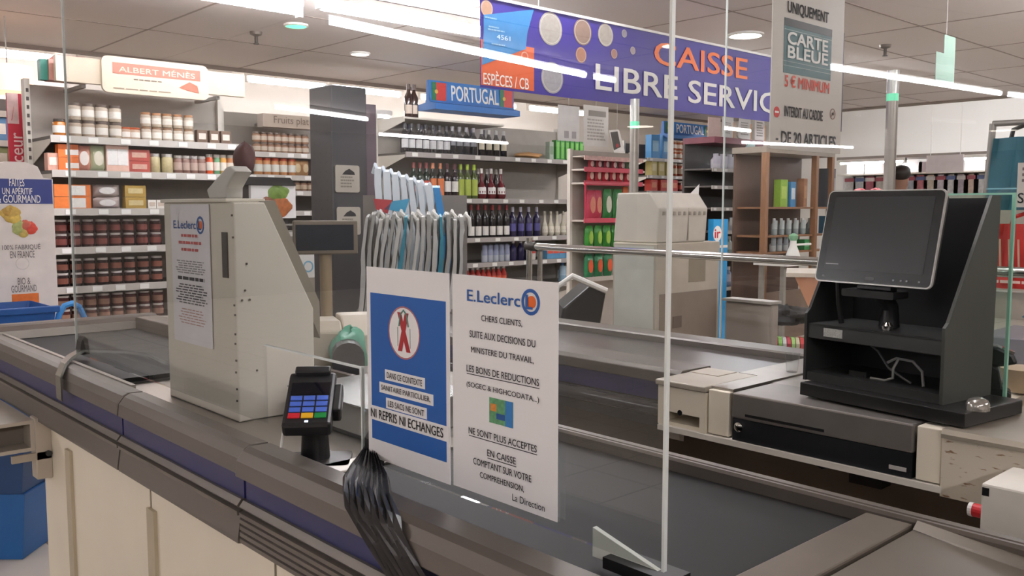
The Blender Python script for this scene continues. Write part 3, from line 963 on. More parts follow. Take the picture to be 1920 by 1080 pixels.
# lane poles
for (px, ytop, X0, r, lb) in ((1189, 186, 3.5, .023, 'slim grey metal pole with green-lit lane lamp rising behind the beige cabinet'),
                              (1669, 133, 4.3, .027, 'taller grey metal pole with green-lit lane lamp rising behind the black monitor')):
    p = onX(px, 300, X0)
    zt = onX(px, ytop, X0).z
    t = thing('lane_pole', lb, 'pole', (p.x, p.y, 0))
    MB().tube([(0, 0, 0), (0, 0, zt - .145)], r, 14).build('shaft', mat('#a8a19a', .35, .5), t, smooth=True)
    MB().tube([(0, 0, zt - .145), (0, 0, zt - .11)], r * 1.02, 14).build('green_lamp', mat('#6fd3a8', .4, emit=.45), t, smooth=True)
    MB().tube([(0, 0, zt - .11), (0, 0, zt)], r * 1.02, 14).build('lamp_top', mat('#d8d8d2', .25, .3), t, smooth=True)

# grey panel end of a third counter, table, black clothes, bag bundle
p0, p1 = onZ(1357, 562, .95), onZ(1444, 570, .95)
t = thing('checkout_counter', 'third checkout counter, only its plain grey end panel showing behind the chrome rail', 'checkout counter', (4.0, 2.2, 0))
MB().box(3.41, 3.47, p1.y, p0.y, 0, .945).build('grey_panel', mat('#a1968d', .5), t, world=True, bevel=.01)
MB().box(3.40, 3.48, p1.y - .005, p0.y + .005, .946, .958).build('edge_trim', mat('#b7b2ab', .4, .3), t, world=True)
p = onZ(1428, 516, .98)
t = thing('side_table', 'table with pale top and peach apron to the left of the kiosk', 'table', (p.x + .3, p.y, 0), -R(60))
MB().box(-.02, .75, -.02, .45, .955, .98).build('table_top', mat('#dccfc0', .4), t, bevel=.003)
MB().prism([(.03, .954), (.12, .76), (.75, .76), (.75, .954)], 'y', 0, .42).build('apron', mat('#c58b6c', .5), t)
MB().box(.50, .56, -.005, .05, 0, .954).build('leg', M_DARK, t)
MB().box(.2, .3, .2, .3, 0, .76).build('pedestal', M_DARK, t)
MB().box(.25, .75, -.12, .02, .945, .954).build('pull_out_tray', mat('#3b3833', .4), t)
p = onZ(1482, 598, .80)


def lumpy(name, c, rx, ry, rz, m, seed, parent=None, tagd=None, amp=.22, nu=18, nv=11):
    rnd = random.Random(seed)
    ph = [(rnd.uniform(0, 6), rnd.randint(2, 5), rnd.uniform(0, 6), rnd.randint(2, 4)) for _ in range(4)]
    b = MB()
    vs = []
    for i in range(nv + 1):
        th = PI * i / nv
        for j in range(nu):
            a = 2 * PI * j / nu
            k = 1 + amp * sum(math.sin(q[1] * a + q[0]) * math.sin(q[3] * th + q[2]) for q in ph) / 2
            z = c[2] + rz * (1 + math.cos(th) * (k if math.cos(th) > 0 else 1))
            vs.append((c[0] + rx * k * math.sin(th) * math.cos(a), c[1] + ry * k * math.sin(th) * math.sin(a), z))
    fs = [(i * nu + j, i * nu + (j + 1) % nu, (i + 1) * nu + (j + 1) % nu, (i + 1) * nu + j) for i in range(nv) for j in range(nu)]
    b.add(vs, fs)
    return b.build(name, m, parent, smooth=True, world=parent is not None, tagd=tagd)


ca = thing('bag_cart', 'white tube frame cart holding colourful bags left of the kiosk', 'cart', (p.x, p.y, 0), -R(55))
for x in (-.16, .17):
    MB().tube([(x, -.12, 0), (x, -.12, .74), (x + .02, -.10, .79), (x + .06, -.04, .80), (x + .08, .12, .80)], .012, 8).build('frame_tube', M_WHITE, ca, smooth=True)
MB().box(-.2, .24, -.1, .16, .38, .40).build('tray', M_WHITE, ca)
MB().box(-.2, .24, .1, .14, 0, .38).build('leg_panel', M_GREY, ca)
lumpy('black_jacket', (p.x + .02, p.y + .03, .765), .15, .13, .045, mat('#1d1c1e', .85), 5,
      tagd=('crumpled black jacket heaped above the colourful bags left of the kiosk', 'jacket'), amp=.34, nu=26, nv=15)
for k in range(9):
    o = MB().prism([(0, .402), (.005, .70), (.04, .725), (.16, .715), (.19, .70), (.2, .402)], 'x', 0, .017).build('folded_bag',
        mat(('#c9c2a0', '#c04848', '#7fae58', '#d8cfc4', '#b83c4c', '#9ac06e')[k % 6], .7, 0, .35, 45), None,
        tagd=('folded patterned shopping bag in the white cart, %s from the left' % nth(k), 'shopping bag', 'folded bags in the white cart'))
    o.location = Vector((p.x, p.y, .402)) + Matrix.Rotation(-R(55), 3, 'Z') @ Vector((-.10 + k * .0205, -.09, 0))
    o.rotation_euler = (0, 0, -R(55))
p = onZ(1545, 590, .9)
# ---------------------------------------------------------------- teal and red bags on the rack at the right edge
bk = thing('bag_rack', 'grey metal rack hung with shopping bags at the right edge', 'bag rack', (3.5, 1.1, 0))
p = onX(1862, 232, 3.5)
q = onX(1852, 395, 3.5)
MB().tube([(3.5, q.y + .01, 0), (3.5, q.y + .01, q.z), (3.5, p.y, p.z)], .012, 10).build('upright', mat('#a39c96', .4, .4), bk, world=True, smooth=True)
MB().tube([(3.5, p.y, p.z), (3.5, .6, p.z - .01)], .011, 10).build('top_bar', mat('#a39c96', .4, .4), bk, world=True, smooth=True)
z5 = onX(1880, 551, 3.5).z
MB().box(3.44, 3.52, .5, q.y + .03, z5 - .012, z5 + .012).build('cross_bar', mat('#b7b0a6', .3, .5), bk, world=True)
MB().tube([(3.5, .6, 0), (3.5, .6, p.z)], .012, 10).build('upright', mat('#a39c96', .4, .4), bk, world=True, smooth=True)


def hang_bag(name, label, X0, px0, py0, px1, py1, m, m2=None, seed=1, txt=None):
    a, b_ = onX(px0, py0, X0), onX(px1, py1, X0)
    y0, y1, z1, z0 = a.y, b_.y, a.z, b_.z
    t = thing(name, label, 'shopping bag', (X0, (y0 + y1) / 2, z0), -PI / 2)
    hw = (y0 - y1) / 2
    H = z1 - z0
    rnd = random.Random(seed)
    b = MB()
    nx, nz = 12, 10
    vs = []
    for s in (-1, 1):
        for i in range(nz + 1):
            for j in range(nx + 1):
                u = j / nx * 2 - 1
                v = i / nz
                wv = .012 * math.sin(u * 6 + v * 3 + seed) + .006 * math.sin(u * 13 + seed * 2)
                th = .035 * (1 - u * u) ** .5 * (1 - .7 * v)
                vs.append((u * hw * (1 - .06 * v * (1 + math.sin(u * 4))), s * th + wv, v * H * .86))
    n = (nx + 1)
    fs = []
    for s in range(2):
        o = s * n * (nz + 1)
        fs += [(o + i * n + j, o + i * n + j + 1, o + (i + 1) * n + j + 1, o + (i + 1) * n + j) for i in range(nz) for j in range(nx)]
    o2 = n * (nz + 1)
    fs += [(i * n, (i + 1) * n, o2 + (i + 1) * n, o2 + i * n) for i in range(nz)] + [(i * n + nx, (i + 1) * n + nx, o2 + (i + 1) * n + nx, o2 + i * n + nx) for i in range(nz)]
    b.add(vs, fs)
    b.build('bag_body', m, t, smooth=True)
    MB().tube([(-hw * .4, 0, H * .85), (-hw * .35, 0, H * .95), (0, 0, H), (hw * .35, 0, H * .95), (hw * .4, 0, H * .85)], .008, 6).build('handle', m2 or m, t, smooth=True)
    return t, hw, H


t, hw, H = hang_bag('shopping_bag', 'teal shopping bag with light printed side hanging from the rack at the right edge', 3.47, 1858, 238, 1985, 394, mat('#27606f', .55, 0, .08), M_DARK, 3)
MB().box(.0, hw * .95, -.06, -.045, .01, H * .55).build('light_side', mat('#cfc6bd', .6), t)
text('Sac', (.035, -.061, H * .14), .06, .035, M_TXT, t, bold=.02)
bars(t, .015, hw * .8, H * .3, H * .5, 3, mat('#6b5c5a', .6), y=-.061)
MB().box(-hw * .9, -.005, -.05, -.047, H * .245, H * .26).build('pale_stripe', mat('#8fc6d2', .6), t)
t, hw, H = hang_bag('shopping_bag', 'red shopping bag with pale vertical stripes hanging below the teal bag', 3.46, 1862, 400, 1980, 545, mat('#bd261f', .55, 0, .08), None, 8)
for k in range(5):
    MB().obox((-hw * .55 + k * hw * .28, -.052, H * .42), (1, 0, .06), (0, 1, 0), (-.06, 0, 1), .003, .002, H * .24).build('stripe', mat('#c9a08a', .6), t)
bars(t, -hw * .8, hw * .9, H * .045, H * .12, 1, mat('#f0c8bc', .6), y=-.05)
# third lane: grey panel and teal-navy bag at the right edge
p0 = onX(1838, 640, 3.0)
MB().box(3.0, 3.35, .2, p0.y + .02, 0, p0.z + .02).build('grey_cupboard', mat('#8b868c', .5), None, bevel=.004,
    tagd=('grey cupboard under the teal bag at the right edge of the picture', 'cupboard'))
lumpy('teal_bag', (3.17, .72, p0.z + .021), .14, .26, .06, mat('#2a5d69', .6), 11, amp=.18,
      tagd=('crumpled teal bag lying on the grey cupboard at the right edge', 'bag'))
MB().box(3.02, 3.3, .50, .92, p0.z + .0205, p0.z + .03).build('navy_cloth', mat('#24224e', .7), None,
    tagd=('flat navy cloth lying under the crumpled teal bag', 'cloth'))

# ================================================================ HANGING SIGNS
YBN = 3.0
a, b_, c_ = onY(900, 8, YBN), onY(1446, 97, YBN), onY(900, 166, YBN)
bx0, bx1, bz1, bz0 = a.x, b_.x + .45, 2.262, c_.z + .005
bn = thing('hanging_banner', 'long purple hanging banner reading CAISSE LIBRE SERVICE with coins and a blue bank card', 'banner', (bx0, YBN, bz0))
BH = bz1 - bz0
ms = bpy.data.materials.new('banner_purple')
ms.use_nodes = True
nt = ms.node_tree
bs = nt.nodes['Principled BSDF']
bs.inputs['Base Color'].default_value = lin('#2c1d86')
bs.inputs['Roughness'].default_value = .5
wv = nt.nodes.new('ShaderNodeTexWave')
wv.inputs['Scale'].default_value = 1.1
wv.inputs['Distortion'].default_value = 5
tc = nt.nodes.new('ShaderNodeTexCoord')
bp = nt.nodes.new('ShaderNodeBump')
bp.inputs['Strength'].default_value = .12
nt.links.new(tc.outputs['Object'], wv.inputs['Vector'])
nt.links.new(wv.outputs['Fac'], bp.inputs['Height'])
nt.links.new(bp.outputs[0], bs.inputs['Normal'])
MB().box(0, bx1 - bx0, -.001, .001, 0, BH).build('cloth', ms, bn)
MB().box(-.01, bx1 - bx0 + .01, -.006, .006, BH, BH + .012).build('top_rod', M_WHITE, bn)
for x in (.35, bx1 - bx0 - .2):
    MB().tube([(x, 0, BH + .01), (x, 0, ZC - bz0)], .002, 5).build('cord', M_WHITE, bn)


def bpx(px, py, off=-.002):
    p = onY(px, py, YBN)
    return (p.x - bx0, off, p.z - bz0)


q0, q1 = bpx(901, 165), bpx(1001, 90)
MB().box(.004, q1[0], -.0018, -.001, .012, q1[2]).build('orange_block', mat('#d05a2a', .55, 0, .03), bn)
b = MB()
b.poly([bpx(906, 28, -.003), bpx(1000, 18, -.003), bpx(988, 62, -.003), bpx(985, 92, -.003), bpx(903, 122, -.003), bpx(906, 60, -.003)])
b.build('bank_card_picture', mat('#2f7db8', .5, 0, .08, 30), bn)
text('4561', bpx(943, 71, -.004), .08, .02, mat('#cfe0ea', .5, 0, 0), bn)
for px, py, wd in ((920, 35, .07), (925, 52, .06), (930, 58, .1), (935, 85, .09)):
    x, y, z = bpx(px, py, -.004)
    bars(bn, x - wd / 2, x + wd / 2, z - .006, z + .006, 1, mat('#8fb6cf', .5, 0, 0), y=-.004)
MB().ring(bpx(983, 106, -.003), .016, .022, .0004).build('card_ring', mat('#d9a08a', .5), bn)
text('ESPÈCES / CB', bpx(949, 150, -.003), q1[0] - .05, .062, M_WHITE, bn, bold=.012)
for px, py, r, hx in ((1032, 54, .075, '#a9a29a'), (1092, 58, .062, '#8d7466'), (1135, 63, .055, '#a39a90'), (1170, 63, .02, '#8c8690'), (1089, 103, .037, '#a06d52'), (1151, 101, .024, '#96695c'), (1186, 95, .02, '#8f7f84'), (1035, 146, .072, '#9b989c'),
                      (912, 16, .035, '#b08a72')):
    x, y, z = bpx(px, py)
    z = min(z, BH - r - .002)
    MB().disc((x, -.0015, z), 'y', r, .001, 32).build('coin_picture', mat(hx, .45, .2, .12, 60), bn)
    MB().ring((x, -.0025, z), r * .86, r * .9, .0004).build('coin_edge', mat('#c8c0b6', .5), bn)


def span(px0, px1, py0, py1, off=-.004):
    a, b2 = bpx(px0, py0, off), bpx(px1, py1, off)
    return ((a[0] + b2[0]) / 2, off, (a[2] + b2[2]) / 2), b2[0] - a[0]


c, wd = span(1226, 1400, 110, 120)
text('CAISSE', c, wd, .115, mat('#f0742a', .5, 0, .02), bn, bold=.035)
c, wd = span(1116, 1445, 155, 182)
lw = wd * 1.13
x0 = c[0] - wd / 2
text('LIBRE', (x0 + lw * .182, c[1], c[2] + .0), lw * .364, .12, M_WHITE, bn, bold=.03)
text('SERVICE', (x0 + lw * .71, c[1], c[2] - .006), lw * .58, .12, M_WHITE, bn, bold=.03)

# card-only sign
YS = 2.0
a, b_ = onY(1449, 5, YS), onY(1574, 289, YS)
sx0, sx1, sz0 = a.x, b_.x, b_.z
SG = thing('hanging_sign', 'tall grey hanging sign with a dark green panel, covering the purple banner end', 'sign', (sx0, YS, sz0))
SW, SH = sx1 - sx0, onY(1500, -45, YS).z - sz0


def spx(px, py):
    p = onY(px, py, YS)
    return ((p.x - sx0), p.z - sz0)


MB().box(0, SW, -.002, .002, 0, SH).build('board', mat('#c3bbb2', .5, 0, .02), SG)
MB().box(SW, SW + .012, .0, .03, .1, SH - .18).build('dark_edge', mat('#43364a', .5), SG)
for x in (.06, SW - .06):
    MB().tube([(x, 0, SH), (x, 0, ZC - sz0)], .002, 5).build('cord', M_WHITE, SG)


def stext(s, px0, px1, py, hpx, m, bold=.02):
    x0, z = spx(px0, py)
    x1, _ = spx(px1, py)
    h = spx((px0 + px1) / 2, py - hpx / 2)[1] - spx((px0 + px1) / 2, py + hpx / 2)[1]
    z = spx((px0 + px1) / 2, py)[1]
    return text(s, ((x0 + x1) / 2, -.004, z), x1 - x0, h, m, SG, bold=bold)


stext('UNIQUEMENT', 1475, 1552, 25, 24, M_TXT, .06)
x0, z1 = spx(1470, 40)
x1, z0 = spx(1556, 146)
z1 = spx(1513, 44)[1]
z0 = spx(1513, 144)[1]
MB().box(x0, x1, -.0035, -.002, z0, z1).build('green_panel', mat('#3d6266', .5, 0, .04), SG)
MB().box(x0, x1, -.0045, -.0035, z1 - (z1 - z0) * .14, z1).build('dark_band', mat('#2b2b2d', .5), SG)
for k in (.2, .78, .86):
    MB().box(x0, x1, -.0042, -.0035, z1 - (z1 - z0) * k - .0025, z1 - (z1 - z0) * k).build('thin_line', mat('#a7b3b0', .5), SG)
for s, py in (('CARTE', 79), ('BLEUE', 105)):
    o = stext(s, 1475, 1550, py, 22, M_WHITE, .07)
    o.location.y -= .001
stext('5 € MINIMUM', 1470, 1553, 158, 22, mat('#cf4127', .5, 0, 0), .05)
stext('INTERDIT AU CADDIE', 1469, 1541, 213, 19, M_TXT, .05)
stext('- DE 20 ARTICLES', 1453, 1565, 262, 23, M_TXT, .05)
x, z = spx(1455, 210)
MB().disc((x, -.003, z), 'y', .022, .001, 24).build('no_entry_disc', mat('#c2302e', .5), SG)
MB().box(x - .015, x + .015, -.0046, -.004, z - .004, z + .004).build('no_entry_bar', M_WHITE, SG)
x, z = spx(1560, 214)
MB().ring((x, -.003, z), .02, .024, .001).build('crossed_ring', mat('#8a6a62', .5), SG)
MB().obox((x, -.0035, z), (1, 0, 1), (0, 1, 0), (-1, 0, 1), .014, .0005, .0015).build('ring_slash', mat('#8a6a62', .5), SG)
MB().lathe([(.006, 0), (.006, .01)], 8).build('trolley_icon', mat('#6b5f5a', .5), SG).location = (x, -.004, z - .005)

# pale green card added in place of a reflection in the second screen
p0, p1 = onY(1757, 60, 2.0), onY(1788, 158, 2.0)
t = thing('reflection_card', 'pale green card put up in place of a reflection at the upper right', 'sign', ((p0.x + p1.x) / 2, 2.0, p1.z))
hw = (p1.x - p0.x) / 2
MB().prism([(-hw, 0), (hw, 0), (hw, p0.z - p1.z), (-hw * .2, p0.z - p1.z), (-hw * .2, (p0.z - p1.z) * .6), (-hw, (p0.z - p1.z) * .6)], 'y', -.001, .001).build('card', mat('#8fae9d', .6), t)
MB().tube([(0, 0, p0.z - p1.z), (0, 0, ZC - p1.z)], .0015, 5).build('cord', M_WHITE, t)
# hanging papers before the wine shelf
for (px0, py0, px1, py1, hx, lb, kind) in ((1046, 196, 1086, 266, '#dcd9d6', 'plain white paper hanging before the wine shelf, left of the printed one', 0),
                                         (1094, 196, 1140, 276, '#d8d4cf', 'white printed notice with grey heading hanging before the wine shelf', 1)):
    a, b_ = onY(px0, py0, 5.0), onY(px1, py1, 5.0)
    t = thing('hanging_notice', lb, 'notice', (a.x, 5.0, b_.z))
    wd, hg = b_.x - a.x, a.z - b_.z
    MB().box(0, wd, -.001, .001, 0, hg).build('sheet', mat(hx, .6), t)
    if kind:
        MB().box(wd * .2, wd * .9, -.002, -.001, hg * .74, hg * .88).build('grey_heading', mat('#8d8781', .6), t)
        bars(t, wd * .15, wd * .9, hg * .12, hg * .68, 7, mat('#a9a39d', .6), y=-.002)
    else:
        for k in (0, 1):
            MB().box(wd * (.3 + .35 * k), wd * (.5 + .35 * k), -.002, -.001, hg * .08, hg * .28).build('grey_mark', mat('#a8a4a4', .6), t)
    MB().tube([(wd / 2, 0, hg), (wd / 2, 0, ZC - b_.z)], .0015, 5).build('cord', M_WHITE, t)
a = onY(1142, 242, 4.9)
t = thing('hanging_notice', 'small tilted dark picture card with red mark right of the hanging notices', 'notice', (a.x, 4.9, a.z - .2), R(-12))
MB().prism([(0, .19), (.1, .2), (.17, .0), (.06, -.01)], 'y', -.001, .001).build('card', M_WHITE, t)
MB().prism([(.012, .175), (.085, .185), (.12, .06), (.05, .03)], 'y', -.002, -.001).build('dark_picture', mat('#4a4744', .5, 0, .1), t)
MB().disc((.085, -.002, .07), 'y', .016, .001, 16).build('red_mark', mat('#b03a3a', .5), t)
MB().tube([(.08, 0, .195), (.08, 0, ZC - a.z + .2)], .0015, 5).build('cord', M_WHITE, t)

# ================================================================ GONDOLAS AND GOODS
M_RAIL = mat('#bdb7b0', .45)
M_TAG = mat('#e8e6e2', .6, 0, 0)


def gondola(name, label, x0, x1, yf, depth, zs, ztop, cat='shelf unit', m=M_SHELF, mback=None, side=False, dark=False, tags=True, rail=None, step=.14, sides=(0, 1), zbase=.08):
    t = thing(name, label, cat, ((x0 + x1) / 2, yf + depth / 2, 0))
    MB().box(x0, x1, yf + depth - .03, yf + depth, 0, ztop).build('back_panel', mback or m, t, world=True)  # back tone lowered to paint in the shade behind the goods
    for k in sides:
        xx = (x0 - .03, x1)[k]
        MB().box(xx, xx + .03, yf + depth - .06, yf + depth + .01, 0, ztop + .03).build('upright', m, t, world=True)
    MB().box(x0, x1, yf, yf + depth - .03, 0, zbase).build('plinth', mat('#5d5650', .5), t, world=True)
    for i, z in enumerate(zs):
        sh = MB().box(x0, x1, yf, yf + depth - .03, z - .018, z).build('shelf', mat('#57524d', .5) if dark else m, t, world=True)  # dark boards paint in the shadows between the goods
        MB().box(x0, x1, yf - .012, yf - .0005, z - .038, z + .004).build('price_rail', rail or M_RAIL, sh, world=True)
        for k in sides:
            xx = (x0 + .001, x1 - .005)[k]
            MB().prism([(yf + .01, z - .018), (yf + .01, z - .04), (yf + depth - .05, z - .15), (yf + depth - .05, z - .018)], 'x', xx, xx + .004).build('bracket', m, sh, world=True)
        if tags:
            x = x0 + .05 + random.uniform(0, .05)
            first = None
            while x < x1 - .06:
                if first is None:
                    first = MB().box(-.028, .028, -.0155, -.0125, -.015, .015).build('price_tag', M_TAG, sh)
                    o = first
                else:
                    o = first.copy()
                    COL.objects.link(o)
                o.location = (x - t.location.x, yf - t.location.y, z - .017)
                x += step + random.uniform(-.02, .05)
    return t


def bottle(name, glass, cap, label=None, h=.30, r=.037, neck=.014, lab=(.06, .15), neckc=None, round_=False):
    b = MB()
    if round_:
        prof = [(r * .7, 0), (r, h * .08), (r * 1.05, h * .25), (r * .8, h * .45), (neck * 1.2, h * .58), (neck, h * .7), (neck, h)]
    else:
        prof = [(r * .92, 0), (r, .006), (r, h * .58), (r * .9, h * .64), (neck * 1.25, h * .74), (neck, h * .8), (neck, h)]
    o = b.lathe(prof, 12).build(name, mat(glass, .14, 0, .03, spec=.6), None, smooth=True)
    MB().lathe([(neck * 1.12, h * .84), (neck * 1.12, h * 1.003), (neck * .5, h * 1.006)], 10).build('capsule', mat(cap, .4), o, smooth=True)
    if label:
        MB().lathe([(r * 1.025, lab[0]), (r * 1.025, lab[1])], 10, a0=R(-172), a1=R(-72)).build('label', mat(label, .6, 0, .05, 70), o, smooth=True)
    return o


def jar(name, content, lid, h=.1, r=.036, label=None):
    o = MB().lathe([(r * .9, 0), (r, .006), (r, h * .78), (r * .82, h * .85)], 12).build(name, mat(content, .25, 0, .14, 60), None, smooth=True)
    MB().lathe([(r * .9, h * .85), (r * .9, h), (r * .4, h * 1.005)], 12).build('lid', mat(lid, .35), o, smooth=True)
    if label:
        MB().lathe([(r * 1.03, h * .2), (r * 1.03, h * .62)], 10, a0=R(-195), a1=R(-45)).build('label', mat(label, .6, 0, .06, 80), o, smooth=True)
    return o


def carton(name, c1, c2, w=.1, h=.14, d=.06, lab=(.15, .85, .3, .75)):
    o = MB().box(-w / 2, w / 2, 0, d, 0, h).build(name, mat(c1, .5, 0, .08, 40), None)
    x0, x1, z0, z1 = lab
    MB().box(-w / 2 + w * x0, -w / 2 + w * x1, -.0015 - d / 2, -.0003 - d / 2, h * z0, h * z1).build('label', mat(c2, .55, 0, .1, 60), o)
    return o


def bag(name, c1, c2, w=.1, h=.15, d=.04, oval=True):
    """pillow pack"""
    b = MB()
    nx, nz = 6, 6
    vs = []
    for s in (-1, 1):
        for i in range(nz + 1):
            for j in range(nx + 1):
                u, v = j / nx * 2 - 1, i / nz * 2 - 1
                th = d / 2 * max(0., (1 - u ** 4) * (1 - v ** 4)) ** .5
                vs.append((u * w / 2, s * th, (v + 1) / 2 * h))
    n = (nx + 1) * (nz + 1)
    fs = [(s * n + i * (nx + 1) + j, s * n + i * (nx + 1) + j + 1, s * n + (i + 1) * (nx + 1) + j + 1, s * n + (i + 1) * (nx + 1) + j) for s in (0, 1) for i in range(nz) for j in range(nx)]
    o = b.add(vs, fs).build(name, mat(c1, .35, 0, .1, 40), None, smooth=True)
    MB().disc((0, -d / 2 - .0005, h * .5), 'y', h * .28, .001, 16, sx=w / h * 1.1).build('label', mat(c2, .5, 0, .1, 60), o)
    return o


def row(o, pts, label, cat, group, rot=0.):
    """put proto o at each point; {n} in the label is its rank"""
    for i, p in enumerate(pts):
        lb = label.format(n=nth(i))
        if i == 0:
            c = o
            c.location = p
            tag(c, lb, cat, group if len(pts) > 1 else None)
        else:
            c = copy_tree(o, p, lb)
        c.rotation_euler = (0, 0, rot + random.uniform(-.06, .06))


def xs(Y0, pxs):
    return [onY(p, 395, Y0).x for p in pxs]


def rng(a, b, n):
    return [a + (b - a) * i / (n - 1) for i in range(n)] if n > 1 else [a]


# ---------------------------------------------------------------- jar gondola on the left
YA = 5.6
ax0, ax1 = onY(100, 395, YA).x, onY(458, 395, YA).x
zA = [onY(270, y, YA).z + .017 for y in (268, 329, 397, 466, 536, 601)]
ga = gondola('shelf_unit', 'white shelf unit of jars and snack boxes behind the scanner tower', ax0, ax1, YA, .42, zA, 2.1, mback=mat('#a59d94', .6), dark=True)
gu = MB()
for z in rng(.3, 2.05, 36):
    gu.box(ax0 - .022, ax0 - .008, YA + .357, YA + .3595, z, z + .022)
gu.build('slot_pattern', mat('#4a443f', .6), ga, world=True)
yj = YA + .075


def rowA(k, dz=0.):
    return lambda x, o=0., z=0.: (x, yj + o, zA[k] + .001 + z)


def place(Y0, dy, zlist, o, k, pxs, label, cat, group, lift=0., rot=0.):
    row(o, [(x, Y0 + dy, zlist[k] + .001 + lift) for x in xs(Y0 + dy, pxs)], label, cat, group, rot)


place(YA, .06, zA, jar('jar', '#a5642a', '#3b322b', .1, .035, '#e9e3da'), 0, [118], 'amber jar with white label, first on the top jar shelf', 'jar', None)
place(YA, .06, zA, jar('jar', '#b3a28f', '#5d5048', .098, .037, '#dcd5cb'), 0, rng(147, 222, 4), 'pale preserve jar, bottom layer of the tall top-shelf stack, {n} from the left', 'jar', 'pale stacked jars')
place(YA, .06, zA, jar('jar', '#c2b3a1', '#5d5048', .098, .037, '#e3ddd4'), 0, rng(147, 222, 4), 'pale preserve jar, upper layer of the tall top-shelf stack, {n} from the left', 'jar', 'pale stacked jars', .1)
place(YA, .06, zA, jar('jar', '#c9ad96', '#b55a34', .075, .032, '#e8e0d8'), 0, [240, 258], 'small orange-lidded jar between the two jar stacks, {n} from the left', 'jar', 'small orange-lidded jars')
place(YA, .06, zA, jar('jar', '#cdbfae', '#8a6b52', .085, .031, '#e6e0d6'), 0, rng(279, 358, 5), 'cream jar in the bottom layer of the short stack, {n} from the left, top shelf', 'jar', 'cream stacked jars')
place(YA, .06, zA, jar('jar', '#bfb09e', '#a4734d', .085, .031, '#ddd6cb'), 0, rng(279, 358, 5), 'cream jar in the upper layer of the short stack, {n} from the left, top shelf', 'jar', 'cream stacked jars', .087)
place(YA, .06, zA, carton('carton', '#6b5546', '#d8cfc4', .065, .085, .05), 0, rng(381, 425, 3), 'brown carton at the right end of the top jar shelf, {n} from the left', 'carton', 'brown cartons')
place(YA, .06, zA, carton('snack_box', '#cf9f8d', '#e9dcd2', .055, .1, .06), 1, [100, 116], 'pale pink snack pack, {n} from the left end of the second jar shelf', 'snack box', 'pale pink packs')
place(YA, .05, zA, carton('snack_box', '#dd6f2c', '#f0e4dc', .11, .075, .06, (.35, 1, .2, .6)), 1, [130], 'orange snack box in the bottom of its stack, second jar shelf', 'snack box', None)
place(YA, .05, zA, carton('snack_box', '#dd6f2c', '#f0e4dc', .11, .075, .06, (.35, 1, .2, .6)), 1, [130], 'orange snack box on top of its stack, second jar shelf', 'snack box', None, .077)
place(YA, .05, zA, bag('snack_bag', '#b6bd9a', '#e2d9c6', .09, .155, .05), 1, [186], 'pale green snack bag on the second jar shelf, right of the orange boxes', 'snack bag', None)
place(YA, .05, zA, bag('snack_bag', '#cf8d79', '#eee4dc', .085, .15, .05), 1, [160], 'salmon snack bag beside the orange boxes on the second jar shelf', 'snack bag', None)
place(YA, .05, zA, carton('snack_box', '#e2b9a8', '#f2ece8', .07, .16, .06, (.08, .92, .25, .85)), 1, [212, 231], 'white and pink snack box, {n} from left, middle of the second jar shelf', 'snack box', 'white and pink boxes')
place(YA, .05, zA, carton('snack_box', '#a8463d', '#cda08f', .125, .068, .06), 1, [262], 'red snack box at the bottom of its pair, second jar shelf', 'snack box', None)
place(YA, .05, zA, carton('snack_box', '#a8463d', '#cda08f', .125, .068, .06), 1, [262], 'red snack box on top of its pair, second jar shelf', 'snack box', None, .07)
place(YA, .06, zA, jar('jar', '#b8aa82', '#cfcac4', .12, .036), 1, [292, 316], 'large olive jar with pale lid on the second jar shelf, {n} from the left', 'jar', 'large olive jars')
place(YA, .06, zA, jar('jar', '#7d5c52', '#c9c3be', .115, .028, '#b29a8e'), 1, rng(336, 380, 4), 'dark brown jar with pale lid on the second jar shelf, {n} from the left', 'jar', 'dark brown jars')
for k, (px, cc_, nm) in enumerate(((395, '#d8572e', 'red-orange'), (408, '#5f8f6a', 'green'), (420, '#d29a4a', 'yellow'), (433, '#b5764a', 'brown'), (446, '#c9b15a', 'pale yellow'))):
    place(YA, .06, zA, jar('jar', cc_, '#cfc6ba', .13, .024, '#dcd3c6'), 1, [px], nm + ' slim jar near the right end of the second jar shelf', 'jar', None)
for lift, nm in ((0, 'bottom'), (.072, 'top')):
    place(YA, .05, zA, carton('snack_box', '#d9742f', '#f1ece6', .2, .07, .06, (.4, .85, .1, .9)), 2, [135], 'wide orange and white box, %s of its pair, third jar shelf' % nm, 'snack box', None, lift)
    place(YA, .05, zA, bag('snack_bag', '#a59793', '#dcd8d4', .15, .072, .05), 2, [200], 'grey snack bag, %s of its pair, third jar shelf' % nm, 'snack bag', None, lift)
    place(YA, .05, zA, carton('snack_box', '#a8883f', '#cbb887', .125, .07, .06), 2, [252], 'olive yellow box, %s of its pair, third jar shelf' % nm, 'snack box', None, lift)
place(YA, .05, zA, carton('snack_box', '#e8e2da', '#c9b7a8', .05, .055, .06), 2, [282, 299], 'little white box on the third jar shelf, {n} from the left', 'snack box', 'little white boxes')
place(YA, .05, zA, carton('snack_box', '#5d3438', '#d8d0ca', .11, .06, .06), 2, [345], 'dark red box on the third jar shelf above the beige tower', 'snack box', None)
for k, c1, c2_, nm in ((3, '#3f2422', '#6d332c', 'fourth'), (4, '#2a1d1c', '#7a4636', 'fifth'), (5, '#4d2523', '#94705e', 'sixth')):
    for lift, lv in ((0, 'bottom'), (.082, 'top')):
        place(YA, .06, zA, jar('jar', c1, '#c9c2bd' if k != 3 else '#a9a09b', .08, .034, c2_), k, rng(112, 290, 8), 'dark jar in the %s layer, {n} from the left on the %s jar shelf' % (lv, nm), 'jar', 'dark jars, %s shelf' % nm, lift)

